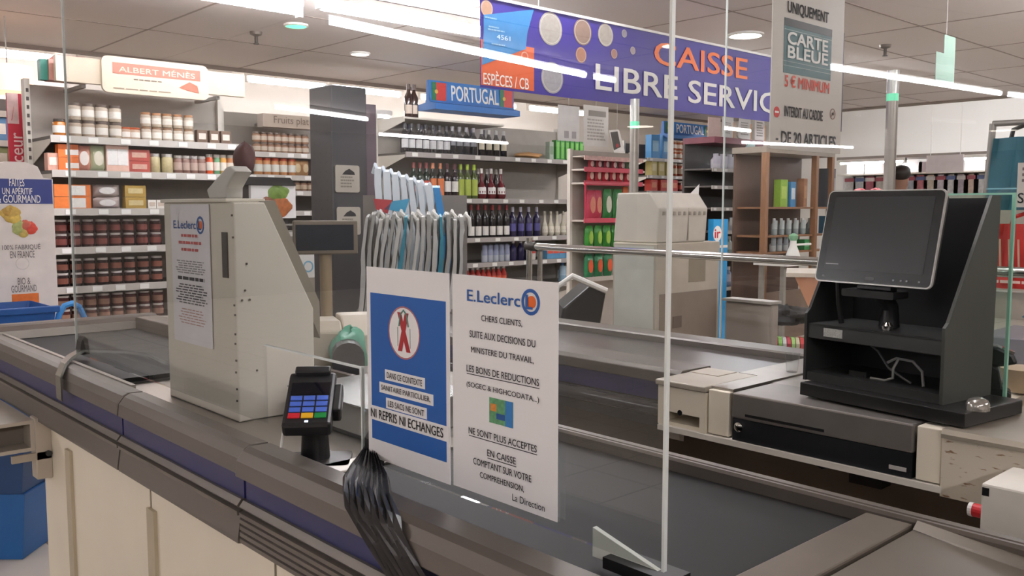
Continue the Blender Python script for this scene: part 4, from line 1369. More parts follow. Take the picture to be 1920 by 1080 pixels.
# sign over the jar gondola
t = thing('shelf_sign', 'cream shelf sign with rounded name board and red band above the jars', 'sign', (ax0 + .5, YA - .03, 2.0))
p = lambda px, py: onY(px, py, YA - .03)
MB().box(p(100, 0).x, p(456, 0).x, YA - .02, YA + .02, p(100, 150).z, p(100, 103).z + .005).build('backing_board', mat('#cfbfa9', .5), t, world=True)
x0, x1 = p(188, 100).x, p(387, 100).x
z1, z0 = p(188, 103).z, p(188, 172).z
MB().rbox(x0, x1, YA - .045, YA - .021, z0, z1, .035).build('name_board', mat('#d6c8b2', .5), t, world=True)
xm, zm = (x0 + x1) / 2, (z0 + z1) / 2
x2, x3 = p(208, 100).x, p(372, 100).x
MB().box(x2, x3, YA - .047, YA - .045, z1 - .10, z1 - .035).build('red_band', mat('#c0705e', .5), t, world=True)
O = Vector(t.location)
text('ALBERT MÉNÈS', ((x2 + x3) / 2 - O.x, YA - .048 - O.y, z1 - .068 - O.z), x3 - x2 - .07, .04, mat('#e4d6c2', .5, 0, 0), t, bold=.01)
bars(t, x2 + .12 - O.x, x3 - .18 - O.x, z1 - .135 - O.z, z1 - .12 - O.z, 1, mat('#6d5d50', .6), y=YA - .047 - O.y)
bars(t, x2 - O.x, x3 - .15 - O.x, z1 - .195 - O.z, z1 - .18 - O.z, 1, mat('#8d7a68', .6), y=YA - .047 - O.y)
MB().add([(x3 - .14, YA - .047, z1 - .15), (x3 - .07, YA - .047, z1 - .11), (x3 - .02, YA - .047, z1 - .13), (x3 - .01, YA - .047, z1 - .175), (x3 - .08, YA - .047, z1 - .165)], [(0, 1, 2, 3, 4)]) \
    .build('fruit_emblem', mat('#b5654f', .6, 0, .25, 60), t, world=True)
for x in (ax0 + .2, ax1 - .15):
    MB().box(x - .012, x + .012, YA + .02, YA + .36, 2.06, 2.08).build('arm', M_GREY, t, world=True)
p_ = onY(135, 92, YA)
t = thing('gift_box', 'small pink and brown carton on top of the cream shelf sign', 'carton', (p_.x, YA + .1, 2.10))
MB().box(-.1, .12, 0, .1, 0, .12).build('box', mat('#b98478', .5, 0, .15, 30), t)
MB().prism([(-.1, .12), (.12, .12), (.10, .15), (-.05, .15)], 'y', 0, .1).build('flap', mat('#8f4a40', .5), t)
MB().box(-.14, -.1, .02, .08, 0, .12).build('green_side', mat('#1f6b5a', .5), t)

# ---------------------------------------------------------------- second gondola (fruit) between tower and dark column
YF = 6.7
fx0, fx1 = onY(462, 395, YF).x, onY(738, 395, YF).x
zF = [onY(530, y, YF).z + .017 for y in (291, 333, 362, 400, 440, 480)]
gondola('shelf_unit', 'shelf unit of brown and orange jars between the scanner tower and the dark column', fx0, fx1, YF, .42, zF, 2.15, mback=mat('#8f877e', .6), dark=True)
for lift, lv in ((0, 'bottom'), (.083, 'top')):
    place(YF, .06, zF, jar('jar', '#96715a', '#6d5d52', .08, .032, '#c7b6a4'), 0, rng(484, 574, 8), 'brown jar in the %s layer, {n} from the left on the top fruit shelf' % lv, 'jar', 'brown jars on the fruit shelf', lift)
place(YF, .06, zF, jar('jar', '#c48a5c', '#c5502c', .14, .036, '#dfe0d6'), 1, rng(486, 548, 5), 'white-labelled jar with orange lid, {n} from the left on the second fruit shelf', 'jar', 'orange-lidded jars')
place(YF, .06, zF, bag('snack_bag', '#a9825a', '#c9b391', .08, .13, .05), 1, [558, 572], 'tan snack bag right of the orange-lidded jars, {n} from the left', 'snack bag', 'tan bags')
place(YF, .06, zF, jar('jar', '#8a6a56', '#5c4c44', .085, .034, '#b9a48c'), 2, rng(556, 582, 3), 'brown jar on the third fruit shelf beside the dark column, {n} from the left', 'jar', 'brown jars, third fruit shelf')
place(YF, .06, zF, bag('snack_bag', '#b5534a', '#e6d6cc', .09, .14, .05), 0, rng(716, 734, 2), 'red and white snack bag, {n} from left on the top shelf past the dark column', 'snack bag', 'red and white bags, top')
place(YF, .06, zF, bag('snack_bag', '#c04a3c', '#e8c9b0', .085, .13, .05), 1, rng(700, 732, 3), 'red snack bag right of the dark column on the second shelf, {n} from the left', 'snack bag', 'red bags, second shelf')
t = thing('shelf_sign', 'brown shelf sign reading Fruits plat beside the dark column', 'sign', (onY(537, 0, YF).x, YF - .05, 1.98))
a, b_ = onY(493, 212, YF - .05), onY(585, 243, YF - .05)
MB().box(a.x, b_.x + .02, YF - .05, YF + .05, b_.z, a.z).build('board', mat('#a8988a', .5), t, world=True)
O = Vector(t.location)
text('Fruits plat', ((a.x + b_.x) / 2 + .03 - O.x, -.004, (a.z + b_.z) / 2 - O.z), (b_.x - a.x) * .72, .075, mat('#5d4d42', .6, 0, 0), t)
MB().box(a.x + .1, a.x + .13, YF + .05, YF + .3, b_.z + .03, b_.z + .05).build('arm', M_GREY, t, world=True)
t = thing('promo_card', 'cream promotion card hung at the shelf edge right of the dark column', 'card', (onY(704, 240, YF - .1).x, YF - .1, 1.8))
a, b_ = onY(691, 238, YF - .1), onY(720, 281, YF - .1)
MB().box(a.x, b_.x, YF - .1, YF - .096, b_.z, a.z).build('card', mat('#c5b3a6', .6), t, world=True)
bars(t, a.x + .02 - t.location.x, b_.x - .02 - t.location.x, b_.z + .06 - 1.8, a.z - .05 - 1.8, 2, mat('#7d6a60', .6), y=-.003)
MB().box((a.x + b_.x) / 2, (a.x + b_.x) / 2 + .01, YF - .096, YF - .011, (a.z + b_.z) / 2, (a.z + b_.z) / 2 + .01).build('clip', M_GREY, t, world=True)
tube_lamp((onY(692, 222, YF).x, YF + .05, onY(710, 220, YF).z), (onY(738, 222, YF).x, YF + .05, onY(710, 220, YF).z), 'shelf lamp glowing above the red snack bags beside the wine shelf', hot=True, r=.03)

# ---------------------------------------------------------------- wine gondola
YW = 6.0
wx0, wx1 = onY(757, 395, YW + .03).x, onY(1100, 395, YW).x
zW = [onY(900, y, YW).z + .017 for y in (296, 377, 450, 497, 545)]
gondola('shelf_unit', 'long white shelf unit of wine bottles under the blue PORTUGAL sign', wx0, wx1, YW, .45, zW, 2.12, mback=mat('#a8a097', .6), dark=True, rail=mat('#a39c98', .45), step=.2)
for px, bz in ((0, 1),):
    MB().prism([(YW + .02, 2.085), (YW + .02, 2.06), (YW + .40, 1.97), (YW + .40, 2.085)], 'x', wx0 + .001, wx0 + .012).build('top_bracket', M_SHELF, bpy.data.objects['shelf_unit.002'], world=True)
MB().box(wx0, wx0 + 1.1, YW + .02, YW + .42, 2.085, 2.10).build('top_board', M_SHELF, bpy.data.objects['shelf_unit.002'], world=True)
G = 'wine bottles'
place(YW, .08, zW, bottle('bottle', '#14161a', '#2b2b30', '#c9c8c8', .24, .036, lab=(.04, .11)), 0, rng(760, 838, 7), 'dark bottle with pale oval label, {n} from the left on the top wine shelf', 'bottle', 'dark bottles, left of the top wine shelf')
place(YW, .08, zW, bottle('bottle', '#191b22', '#9c9aa0', '#8b8b90', .243, .034, lab=(.08, .14)), 0, rng(849, 888, 4), 'dark bottle with pale neck, {n} from the left, middle of the top wine shelf', 'bottle', 'pale-necked dark bottles')
place(YW, .08, zW, bottle('bottle', '#15171a', '#c5c2bd', '#d2c8b0', .235, .032, lab=(.06, .13)), 0, rng(903, 944, 4), 'dark cream-labelled bottle, {n} from the left, right end of the top wine shelf', 'bottle', 'cream-labelled dark bottles')
place(YW, .17, zW, bottle('bottle', '#1a1f30', '#3a3a55', None, .242, .034), 0, rng(768, 930, 8), 'dark bottle of the back rank on the top wine shelf, {n} from the left', 'bottle', 'back rank on the top wine shelf')
place(YW, .08, zW, bottle('bottle', '#1c2a22', '#7a3b38', '#b5442f'), 1, rng(776, 800, 3), 'green wine bottle with red label on the second wine shelf, {n} from the left', 'bottle', 'red-labelled bottles')
place(YW, .08, zW, bottle('bottle', '#1d201c', '#c07a58', '#cf7442', .3, .037, lab=(.02, .17)), 1, [812, 826], 'wine bottle with large orange label on the second wine shelf, {n} from the left', 'bottle', 'orange-labelled bottles')
place(YW, .08, zW, bottle('bottle', '#261b20', '#5a2d33', '#e2ddd6'), 1, [839, 853], 'wine bottle with white label on the second wine shelf, {n} from the left', 'bottle', 'white-labelled bottles, second shelf')
place(YW, .08, zW, bottle('bottle', '#4d5a2a', '#a9c63a', '#a8b84a', .3, .036, lab=(.03, .17)), 1, rng(864, 889, 3), 'lime green capped wine bottle on the second wine shelf, {n} from the left', 'bottle', 'lime green bottles')
place(YW, .08, zW, bottle('bottle', '#6b1f26', '#e4ddd6', '#efe9e4', .27, .045, .013, lab=(.045, .105), round_=True), 1, rng(903, 939, 3), 'round rosé bottle with white neck and disc label, {n} from the left', 'bottle', 'round rosé bottles')
place(YW, .17, zW, bottle('bottle', '#3c2b28', '#d8d0c8', None, .27, .03), 1, rng(896, 930, 3), 'bottle behind the round rosé bottles, {n} from the left', 'bottle', 'bottles behind the rosé')
place(YW, .08, zW, bottle('bottle', '#171819', '#232427', '#2d2f33', .3, .036), 2, rng(815, 868, 4), 'black bottle on the third wine shelf above the grey bags, {n} from the left', 'bottle', 'black bottles')
place(YW, .08, zW, bottle('bottle', '#1d1a1c', '#8f2a30', '#e9e4dc', .29, .035, lab=(.02, .1)), 2, rng(883, 949, 6), 'red-capped wine bottle with white label on the third wine shelf, {n} from the left', 'bottle', 'red-capped bottles')
place(YW, .08, zW, bottle('bottle', '#221c44', '#b9b4c4', '#4d4a86', .27, .036, lab=(.05, .12)), 2, rng(961, 1006, 4), 'deep violet bottle on the third wine shelf, {n} from the left', 'bottle', 'violet bottles')
place(YW, .08, zW, bottle('bottle', '#cfc7b4', '#a9a293', '#e3dccb', .23, .034, .012, lab=(.03, .09), round_=True), 2, rng(1021, 1090, 7), 'cream glass bottle at the right of the third wine shelf, {n} from the left', 'bottle', 'cream bottles')
place(YW, .08, zW, bottle('bottle', '#1b1740', '#c9c6d2', None, .19, .036), 3, rng(962, 990, 3), 'dark violet bottle on the fourth wine shelf beside the rail post, {n} from the left', 'bottle', 'dark violet bottles')
place(YW, .08, zW, bottle('bottle', '#d8cfc6', '#c3262c', '#c94038', .185, .034), 3, [998], 'red-capped white bottle on the fourth wine shelf beside the rail post', 'bottle', None)
place(YW, .08, zW, bottle('bottle', '#b8bcc6', '#6a6f85', '#8d94ad', .16, .03), 3, rng(908, 950, 5), 'small clear bottle on the fourth wine shelf, {n} from the left', 'bottle', 'small clear bottles')
place(YW, .08, zW, carton('carton', '#5f9ac0', '#d0533f', .08, .1, .06, (.05, .95, .5, .95)), 3, rng(1028, 1062, 4), 'blue and red carton behind the chrome rail, {n} from the left', 'carton', 'blue and red cartons')
place(YW, .08, zW, jar('jar', '#b9bcbd', '#7f8285', .09, .034, '#dfe0e0'), 3, [1074, 1088], 'grey jar right of the blue and red cartons, {n} from the left', 'jar', 'grey jars')
place(YW, .08, zW, bottle('bottle', '#b02a22', '#e8e2dc', '#d5532f', .192, .030, lab=(.02, .1)), 4, rng(866, 944, 9), 'red white-capped bottle on the low wine shelf above the notices, {n} from the left', 'bottle', 'red white-capped bottles')
place(YW, .08, zW, bottle('water_bottle', '#8fb0c6', '#3f6fae', '#a9c2d4', .185, .04), 4, rng(1055, 1088, 3), 'blue water bottle on the low wine shelf right of the notices, {n} from the left', 'bottle', 'blue water bottles')
place(YW, .08, zW, carton('drinks_can', '#3f8f3c', '#7cc25a', .055, .19, .055, (.2, .8, .1, .9)), 0, rng(1042, 1086, 6), 'tall green pack at the right end of the top wine shelf, {n} from the left', 'pack', 'tall green packs')
place(YW, .08, zW, carton('drinks_can', '#a8b6a4', '#7f9a7a', .055, .17, .055), 0, [1030], 'pale green pack left of the tall green packs', 'pack', None)
place(YW, .1, zW, lumpy('bread', (0, 0, 0), .17, .08, .03, mat('#c99a68', .6, 0, .15), 4), 0, [990], 'tan wrapped loaf lying on the top wine shelf', 'loaf', None)
place(YW, .08, [2.10], bottle('bottle', '#2f1610', '#3a2018', '#d8c8b8', .27, .036, lab=(.03, .1)), 0, [768, 778], 'brown bottle atop the wine shelf beside the PORTUGAL sign, {n} from the left', 'bottle', 'brown bottles on top')


def portugal(label, Y0, px0, px1, py0t, py0b, dark=False):
    a, b_ = onY(px0, py0t, Y0), onY(px1, py0b, Y0)
    x0, x1 = a.x, b_.x
    z1, z0 = onY(px0, py0t, Y0).z, onY(px0, py0b, Y0).z
    t = thing('shelf_sign', label, 'sign', ((x0 + x1) / 2, Y0, z0))
    W, H = (x1 - x0), z1 - z0
    # leaning front like a tray sign
    MB().prism([(-.12, 0), (.12, 0), (.12, H * .2), (.02, H * .25), (-.0, H), (-.02, H), (-.045, H * .27), (-.12, H * .2)], 'x', -W / 2, W / 2).build('tray', mat('#1f66ad', .5), t)
    MB().obox((0, -.034, H * .64), (1, 0, 0), (0, -.97, -.06), (0, .06, 1), W / 2, .004, H * .36).build('panel', mat('#2673b8', .5, 0, .06, 6), t)
    th = lambda zz: -.045 + .06 * (zz / H - .64) * H
    o = text('PORTUGAL', (0, 0, 0), W * .56, H * .52, M_WHITE, t, bold=.03)
    o.location = (.02 * W, -.0425, H * .63)
    o.rotation_euler = (R(-3.5), 0, 0)
    for s in (-1, 1):
        cx = s * W * .40
        for c0, c1, hx, nm in ((-.08, -.03, '#0f6b45', 'flag_green'), (-.03, .08, '#c4312e', 'flag_red')):
            o = MB().box(c0 * W + cx, c1 * W + cx, -.0445, -.041, H * .33, H * .93).build(nm, mat(hx, .5), t)
        MB().disc((cx - .03 * W, -.0448, H * .62), 'y', H * .07, .001, 16).build('flag_disc', mat('#d9b04a', .5), t)
    return t


portugal('blue shelf sign reading PORTUGAL with two flags above the wine bottles', YW + .05, 800, 958, 150, 206)

# ---------------------------------------------------------------- sweets stand
YC = 4.3
cx0, cx1 = onY(1096, 395, YC).x, onY(1200, 395, YC).x
zC = [onY(1140, y, YC).z for y in (318, 343, 412, 467, 520)]
cs = thing('sweets_stand', 'cream wire stand of red and green sweet packs behind the beige cabinet', 'display stand', ((cx0 + cx1) / 2, YC + .15, 0))
for x in (cx0 - .01, cx1 + .05):
    MB().box(x - .012, x + .012, YC + .12, YC + .15, 0, onY(1215, 285, YC).z).build('upright', mat('#d3cbc0', .5), cs, world=True)
MB().box(cx0, cx1 + .04, YC + .13, YC + .14, .2, onY(1215, 287, YC).z).build('back_board', mat('#a9a096', .6), cs, world=True)
for z in zC:
    MB().box(cx0 - .01, cx1 + .05, YC, YC + .128, z - .012, z).build('shelf', mat('#c9bfb4', .5), cs, world=True)
    MB().box(cx0 - .01, cx1 + .02, YC - .008, YC - .001, z - .02, z + .012).build('shelf_edge', mat('#c24a5a', .5) if z > zC[3] else mat('#b9b0a6', .5), cs, world=True)
MB().box(cx0 - .01, cx1 + .02, YC - .01, YC, onY(1140, 302, YC).z, onY(1140, 294, YC).z).build('header_strip', mat('#cfa8a0', .5, 0, .2, 60), cs, world=True)
MB().box(cx0, cx1 + .02, YC, YC + .128, onY(1140, 296, YC).z, onY(1140, 294, YC).z).build('top_shelf', mat('#c9bfb4', .5), cs, world=True)
place(YC, .05, zC, bag('sweet_pack', '#a82a38', '#d7b0a8', .055, .075, .03), 0, rng(1107, 1164, 5), 'small red sweet pack on the top row of the sweets stand, {n} from the left', 'sweet pack', 'small red packs, top row')
place(YC, .05, zC, bag('sweet_pack', '#5b7a52', '#c9c2b4', .05, .075, .03), 0, [1177, 1190], 'small green sweet pack on the top row of the sweets stand, {n} from the left', 'sweet pack', 'small green packs, top row')
place(YC, .05, zC, bag('sweet_pack', '#bf2434', '#e4b7a4', .06, .1, .035), 1, rng(1106, 1188, 7), 'red sweet pack on the second row of the sweets stand, {n} from the left', 'sweet pack', 'red packs, second row')
place(YC, .05, zC, bag('sweet_pack', '#b83a50', '#d98a72', .09, .21, .04), 2, [1108, 1120], 'tall crimson sweet pack in the red-edged basket, {n} from the left', 'sweet pack', 'tall crimson packs')
place(YC, .05, zC, bag('sweet_pack', '#2f7d3a', '#dfe0cc', .095, .22, .04), 2, [1138, 1157], 'tall green and white sweet pack in the red-edged basket, {n} from the left', 'sweet pack', 'tall green packs')
place(YC, .05, zC, bag('sweet_pack', '#d26a2e', '#e7d2bd', .06, .24, .04), 2, [1172], 'tall orange sweet pack at the right of the red-edged basket', 'sweet pack', None)
place(YC, .05, zC, bag('sweet_pack', '#2b6f8a', '#3f9a4a', .06, .24, .04), 2, [1186], 'tall blue and green sweet pack beside the grey pole', 'sweet pack', None)
place(YC, .05, zC, bag('sweet_pack', '#3a8a34', '#9ac24a', .075, .17, .05), 3, rng(1104, 1186, 6), 'green sweet pack on the fourth row of the sweets stand, {n} from the left', 'sweet pack', 'green packs, fourth row')
place(YC, .05, zC, bag('sweet_pack', '#2f7f52', '#d8572e', .08, .17, .05), 4, rng(1104, 1140, 3), 'green and orange sweet pack low on the sweets stand, {n} from the left', 'sweet pack', 'green and orange packs')
bz0, bz1 = zC[2] + .01, onY(1140, 345, YC).z
for s in (0, 1):
    MB().tube([((cx0 - .005, cx1 - .06)[s], YC - .012, bz0), ((cx0 - .005, cx1 - .06)[s], YC - .012, bz1)], .007, 6).build('basket_wire', mat('#c02a48', .4), cs, world=True)
MB().tube([(cx0 - .005, YC - .012, bz1), (cx1 - .06, YC - .012, bz1)], .008, 6).build('basket_wire', mat('#d0606e', .4), cs, world=True)

# ---------------------------------------------------------------- far shelves on the right
YP = 7.3
px0_, px1_ = onY(1212, 395, YP).x, onY(1330, 395, YP).x
zP = [onY(1290, y, YP).z + .017 for y in (303, 334, 362, 395)]
gondola('shelf_unit', 'distant shelf unit of tins and packs under the small blue PORTUGAL sign', px0_, px1_, YP, .42, zP, 2.2, mback=mat('#6d6660', .6), dark=True, step=.25)
for lift, lv in ((0, 'bottom'), (.125, 'top')):
    place(YP, .06, zP, jar('tin', '#a8623f', '#c9a888', .12, .042, '#d9cdbb'), 0, rng(1260, 1320, 7), 'small tin in the %s layer under the distant PORTUGAL sign, {n} from the left' % lv, 'tin', 'tins under the distant sign', lift)
place(YP, .06, zP, carton('pack', '#3f86bc', '#9cc4dc', .16, .3, .1), 0, [1222, 1243], 'blue pack left of the distant tins, {n} from the left', 'pack', 'blue packs')
place(YP, .06, zP, carton('pack', '#c2b270', '#d8cc9a', .12, .2, .1), 1, rng(1220, 1248, 3), 'pale yellow pack on the second distant shelf, {n} from the left', 'pack', 'pale yellow packs')
place(YP, .06, zP, jar('jar', '#a5583f', '#d0c2ae', .17, .045, '#d4c4ac'), 1, rng(1262, 1316, 6), 'orange-brown jar on the second distant shelf, {n} from the left', 'jar', 'orange-brown jars')
place(YP, .06, zP, carton('pack', '#c23a2c', '#d87a58', .14, .15, .1), 2, rng(1220, 1258, 3), 'red pack on the third distant shelf, {n} from the left', 'pack', 'red packs')
place(YP, .06, zP, jar('jar', '#5d2a26', '#c9bfae', .14, .045, '#b0503c'), 2, rng(1272, 1316, 5), 'dark jar on the third distant shelf, {n} from the left', 'jar', 'dark jars, distant shelf')
portugal('small distant blue shelf sign reading PORTUGAL beneath the purple banner', YP + .05, 1241, 1332, 227, 259)

YD = 6.2
dx0, dx1 = onY(1333, 395, YD).x, onY(1424, 395, YD).x
zD_ = [onY(1375, y, YD).z + .017 for y in (320, 352, 392, 435, 480, 540)]
gondola('shelf_unit', 'dark shelf unit of white and clear bottles left of the wooden display case', dx0, dx1, YD, .42, zD_, 2.12, mback=mat('#4d4a48', .6), dark=True, step=.22, sides=(1,))
MB().box(dx1 - .01, dx1 + .10, YD - .02, YD + .10, 0, 2.1).build('grey_post', mat('#a7a7a8', .45), bpy.data.objects['shelf_unit.004'], world=True)
MB().box(dx0, dx1, YD - .03, YD + .42, 2.12, 2.19).build('top_board', mat('#7d3f4c', .5), bpy.data.objects['shelf_unit.004'], world=True)
place(YD, .10, zD_, bottle('bottle', '#d4d2d8', '#b9b6be', '#c2bfca', .18, .06, .03), 0, rng(1340, 1378, 4), 'fat white bottle on the top shelf left of the wooden case, {n} from the left', 'bottle', 'fat white bottles')
place(YD, .075, zD_, bottle('bottle', '#7fa08f', '#dfe0dc', '#b7c9bd', .135, .04), 1, rng(1392, 1414, 3), 'small green-grey bottle on the second shelf left of the wooden case, {n} from the left', 'bottle', 'green-grey bottles')
place(YD, .075, zD_, bottle('bottle', '#d9d7d4', '#bdbab6', '#a9a7a4', .165, .05, .02), 2, rng(1381, 1414, 4), 'grey-labelled white bottle on the third shelf left of the wooden case, {n} from left', 'bottle', 'white bottles with grey labels')
place(YD, .075, zD_, bottle('bottle', '#c2c4c4', '#9aa09f', '#dcdcda', .16, .05, .02), 3, rng(1372, 1414, 4), 'grey bottle on the fourth shelf left of the wooden case, {n} from the left', 'bottle', 'grey bottles')
place(YD, .075, zD_, bottle('bottle', '#9fb3ac', '#d8d8d4', '#c7cfca', .22, .045, .02), 4, rng(1368, 1414, 5), 'pale teal bottle on the fifth shelf left of the wooden case, {n} from the left', 'bottle', 'pale teal bottles')
place(YD, .075, zD_, bottle('bottle', '#8b95b0', '#cfcdd4', '#b9bdd0', .24, .05, .02), 5, rng(1368, 1414, 5), 'blue-grey bottle on the lowest shelf left of the wooden case, {n} from the left', 'bottle', 'blue-grey bottles')
# placards over that shelf
for (a_, b2, c1, lb) in ((1336, 1358, '#c9b3aa', 'pinkish picture placard above the dark bottle shelf, leftmost of four'), (1363, 1382, '#dedcd8', 'white printed placard above the dark bottle shelf, second of four'),
                         (1394, 1414, '#d6d3d0', 'white printed placard above the dark bottle shelf, third of four'), (1424, 1440, '#e4dcda', 'white placard with orange side above the dark bottle shelf, last of four')):
    p0, p1 = onY(a_, 218, YD), onY(b2, 262, YD)
    t = thing('placard', lb, 'placard', ((p0.x + p1.x) / 2, YD + .06, 2.19))
    hw = (p1.x - p0.x) / 2
    MB().box(-hw, hw, -.004, .004, .0, p0.z - 2.19).build('board', mat(c1, .6, 0, .08 if c1 == '#c9b3aa' else .02, 20), t)
    if '#c9' not in c1:
        bars(t, -hw * .7, hw * .7, .05, p0.z - 2.25, 6, mat('#8f8a86', .6), y=-.006)
        MB().box(hw, hw + .02, -.004, .004, 0, .2).build('orange_side', mat('#d98f5a', .5), t)
p0 = onY(1408, 268, YD - .2)
t = thing('hanging_bag', 'pale turquoise printed bag hanging before the dark bottle shelf', 'bag', (p0.x, YD - .2, p0.z - .35))
MB().prism([(-.09, .35), (.05, .37), (.12, .02), (-.22, .0)], 'y', -.02, .0).build('bag_front', mat('#a9c2c0', .5, 0, .12, 16), t)
MB().prism([(-.16, -.02), (.10, .0), (.12, -.12), (-.05, -.16)], 'y', -.02, .0).build('blue_pouch', mat('#2f6f9a', .5), t)
MB().tube([(0, -.01, .36), (0, .18, .42), (0, .2, .45)], .004, 5).build('hook', M_GREY, t)
# blue promotional column
a, b_ = onY(1338, 411, 5.0), onY(1361, 600, 5.0)
t = thing('promo_column', 'tall bright blue promotional board with red letters behind the beige cabinet', 'promotional board', ((a.x + b_.x) / 2, 5.0, 0))
MB().box(a.x, b_.x, 5.0, 5.06, 0, a.z).build('board', mat('#1f8fc9', .5, 0, .05, 5), t, world=True)
c = onY(1345, 438, 5.0)
MB().disc((c.x - t.location.x, -.0005, c.z), 'y', .075, .001, 20, sx=.9).build('white_halo', M_WHITE, t)
text('ir', (c.x - t.location.x, -.003, c.z), .09, .08, M_RED, t, bold=.05)
MB().box(a.x, b_.x, 4.9985, 5.0, onY(1345, 465, 5.0).z, onY(1345, 460, 5.0).z).build('white_line', M_WHITE, t, world=True)

# wooden display case
YE = 4.9
e0, e1 = onY(1438, 395, YE), onY(1560, 395, YE)
ez1, ez0 = onY(1500, 290, YE).z, .55
M_WOOD = mat('#8a6347', .5, 0, .12, 12, stretch=(8, 8, 1))
t = thing('display_case', 'wooden framed glass display case with brown back left of the monitor', 'display case', ((e0.x + e1.x) / 2, YE + .2, 0))
em = onY(1531, 395, YE).x
MB().box(e0.x, e1.x, YE + .38, YE + .4, .1, ez1).build('back_panel', mat('#5b463b', .5, 0, .2, 4), t, world=True)
for x in (e0.x, em, e1.x):
    MB().box(x - .026, x + .026, YE, YE + .06, 0, ez1).build('frame_post', M_WOOD, t, world=True)
MB().box(e0.x - .035, e1.x + .035, YE, YE + .4, ez1, ez1 + .06).build('top_rail', mat('#8f8377', .5), t, world=True)
for py in (388, 440, 470):
    z = onY(1500, py, YE).z
    MB().box(e0.x + .036, em - .036, YE + .02, YE + .37, z - .02, z).build('shelf', M_WOOD, t, world=True)
    MB().box(em + .036, e1.x - .036, YE + .02, YE + .37, z - .02, z).build('shelf', M_WOOD, t, world=True)
MB().box(e0.x + .036, em - .036, YE + .02, YE + .06, 0, .5).build('base_board', mat('#7d6a5c', .5), t, world=True)
zE = [onY(1500, y, YE).z for y in (388, 440, 470)]
place(YE, .1, zE, carton('green_box', '#84a83a', '#a9c25a', .13, .28, .08), 0, [1463], 'lime green box in the wooden display case', 'box', None)
place(YE, .1, zE, carton('blue_box', '#3f7fae', '#c9d2d8', .1, .26, .08), 0, [1480], 'blue and white box in the wooden display case', 'box', None)
place(YE, .1, zE, carton('brown_box', '#9a6f52', '#b58a6a', .07, .3, .08), 0, [1503], 'narrow tan box in the wooden display case', 'box', None)
place(YE, .1, zE, carton('book', '#5d6168', '#a5aab0', .032, .42, .12), 0, rng(1543, 1554, 3), 'tall grey book in the right bay of the wooden case, {n} from the left', 'book', 'tall grey books')
place(YE, .1, zE, bottle('bottle', '#b9bcbc', '#dadad6', '#8d9498', .115, .035), 2, rng(1450, 1485, 4), 'small silver bottle low in the wooden display case, {n} from the left', 'bottle', 'small silver bottles')
place(YE, .1, zE, carton('pack', '#3f6f8a', '#9fb8c4', .05, .19, .09), 1, [1545], 'blue-grey pack on the middle right shelf of the wooden display case', 'pack', None)
place(YE, .1, zE, bottle('bottle', '#9aa6a6', '#d4d4d0', '#b7c0c0', .17, .035), 1, rng(1452, 1518, 6), 'pale grey bottle on the middle left shelf of the wooden case, {n} from left', 'bottle', 'pale grey bottles in the case')
place(YE, .1, zE, carton('green_tub', '#3f9a5a', '#7cc08f', .11, .11, .09), 2, [1508], 'green tub low in the wooden display case beside the white spray', 'tub', None)
p = onZ(1487, 492, 1.02)
p = onY(1487, 470, 4.4)
zt = .98
t = thing('side_table', 'small table carrying a white pump bottle left of the monitor', 'table', (p.x + .1, 4.4, 0))
MB().box(-.45, .6, -.15, .2, onY(1480, 490, 4.4).z - .03, onY(1480, 490, 4.4).z).build('table_top', M_WHITE, t)
for x in (-.4, .55):
    MB().box(x - .02, x + .02, -.1, -.06, 0, onY(1480, 490, 4.4).z - .03).build('leg', M_GREY, t)
    MB().box(x - .02, x + .02, .12, .16, 0, onY(1480, 490, 4.4).z - .03).build('leg', M_GREY, t)
zt = onY(1480, 490, 4.4).z
t = thing('pump_bottle', 'white pump bottle with long horizontal spout left of the monitor', 'bottle', (p.x, 4.4, zt + .001))
MB().lathe([(.07, 0), (.075, .02), (.05, .1), (.03, .15), (.03, .19)], 14).build('body', M_WHITE, t, smooth=True)
MB().lathe([(.03, .19), (.042, .21), (.042, .24), (.01, .26)], 12).build('cap', mat('#7fae8a', .4), t, smooth=True)
MB().tube([(0, 0, .15), (.28, -.02, .152)], .01, 8).build('spout', M_WHITE, t, smooth=True)

# ---------------------------------------------------------------- press corner at the far right
XM = 11.9
zb = onX(1750, 366, XM).z
ya, yb = onX(1570, 366, XM).y, .5
t = thing('press_rack', 'long pale magazine rack in the bright corner at the far right', 'magazine rack', (XM + .25, (ya + yb) / 2, 0))
MB().box(XM, XM + .5, yb, ya, 0, zb).build('base_front', mat('#b9b0a6', .5), t, world=True)
MB().box(XM + .42, XM + .5, yb, ya, zb, 2.02).build('back_panel', mat('#d9d5d0', .5), t, world=True)
z2 = onX(1750, 322, XM).z
MB().box(XM - .02, XM + .42, yb, ya, z2 - .02, z2).build('upper_shelf', M_SHELF, t, world=True)
MB().box(XM - .05, XM + .42, yb, ya, 2.02, 2.06).build('canopy', mat('#9a918c', .5), t, world=True)
for i, (pa_, pb_) in enumerate(((1700, 1575), (1880, 1745))):
    tube_lamp((XM - .03, onX(pa_, 316, XM).y, 1.985), (XM - .03, onX(pb_, 316, XM).y, 1.985), 'strip lamp under the canopy of the magazine rack, %s from the left' % nth(i), hot=True, r=.025, drop=.02)
cols = ['#e6e1df', '#cfd6df', '#b8697a', '#dfd3cb', '#cfb0b6', '#e4dcd2', '#c3cbd6', '#c77f86', '#e6cfbc', '#d9cfda', '#ece4e2', '#bdb2bb', '#dfc0b2', '#e8e8e4']
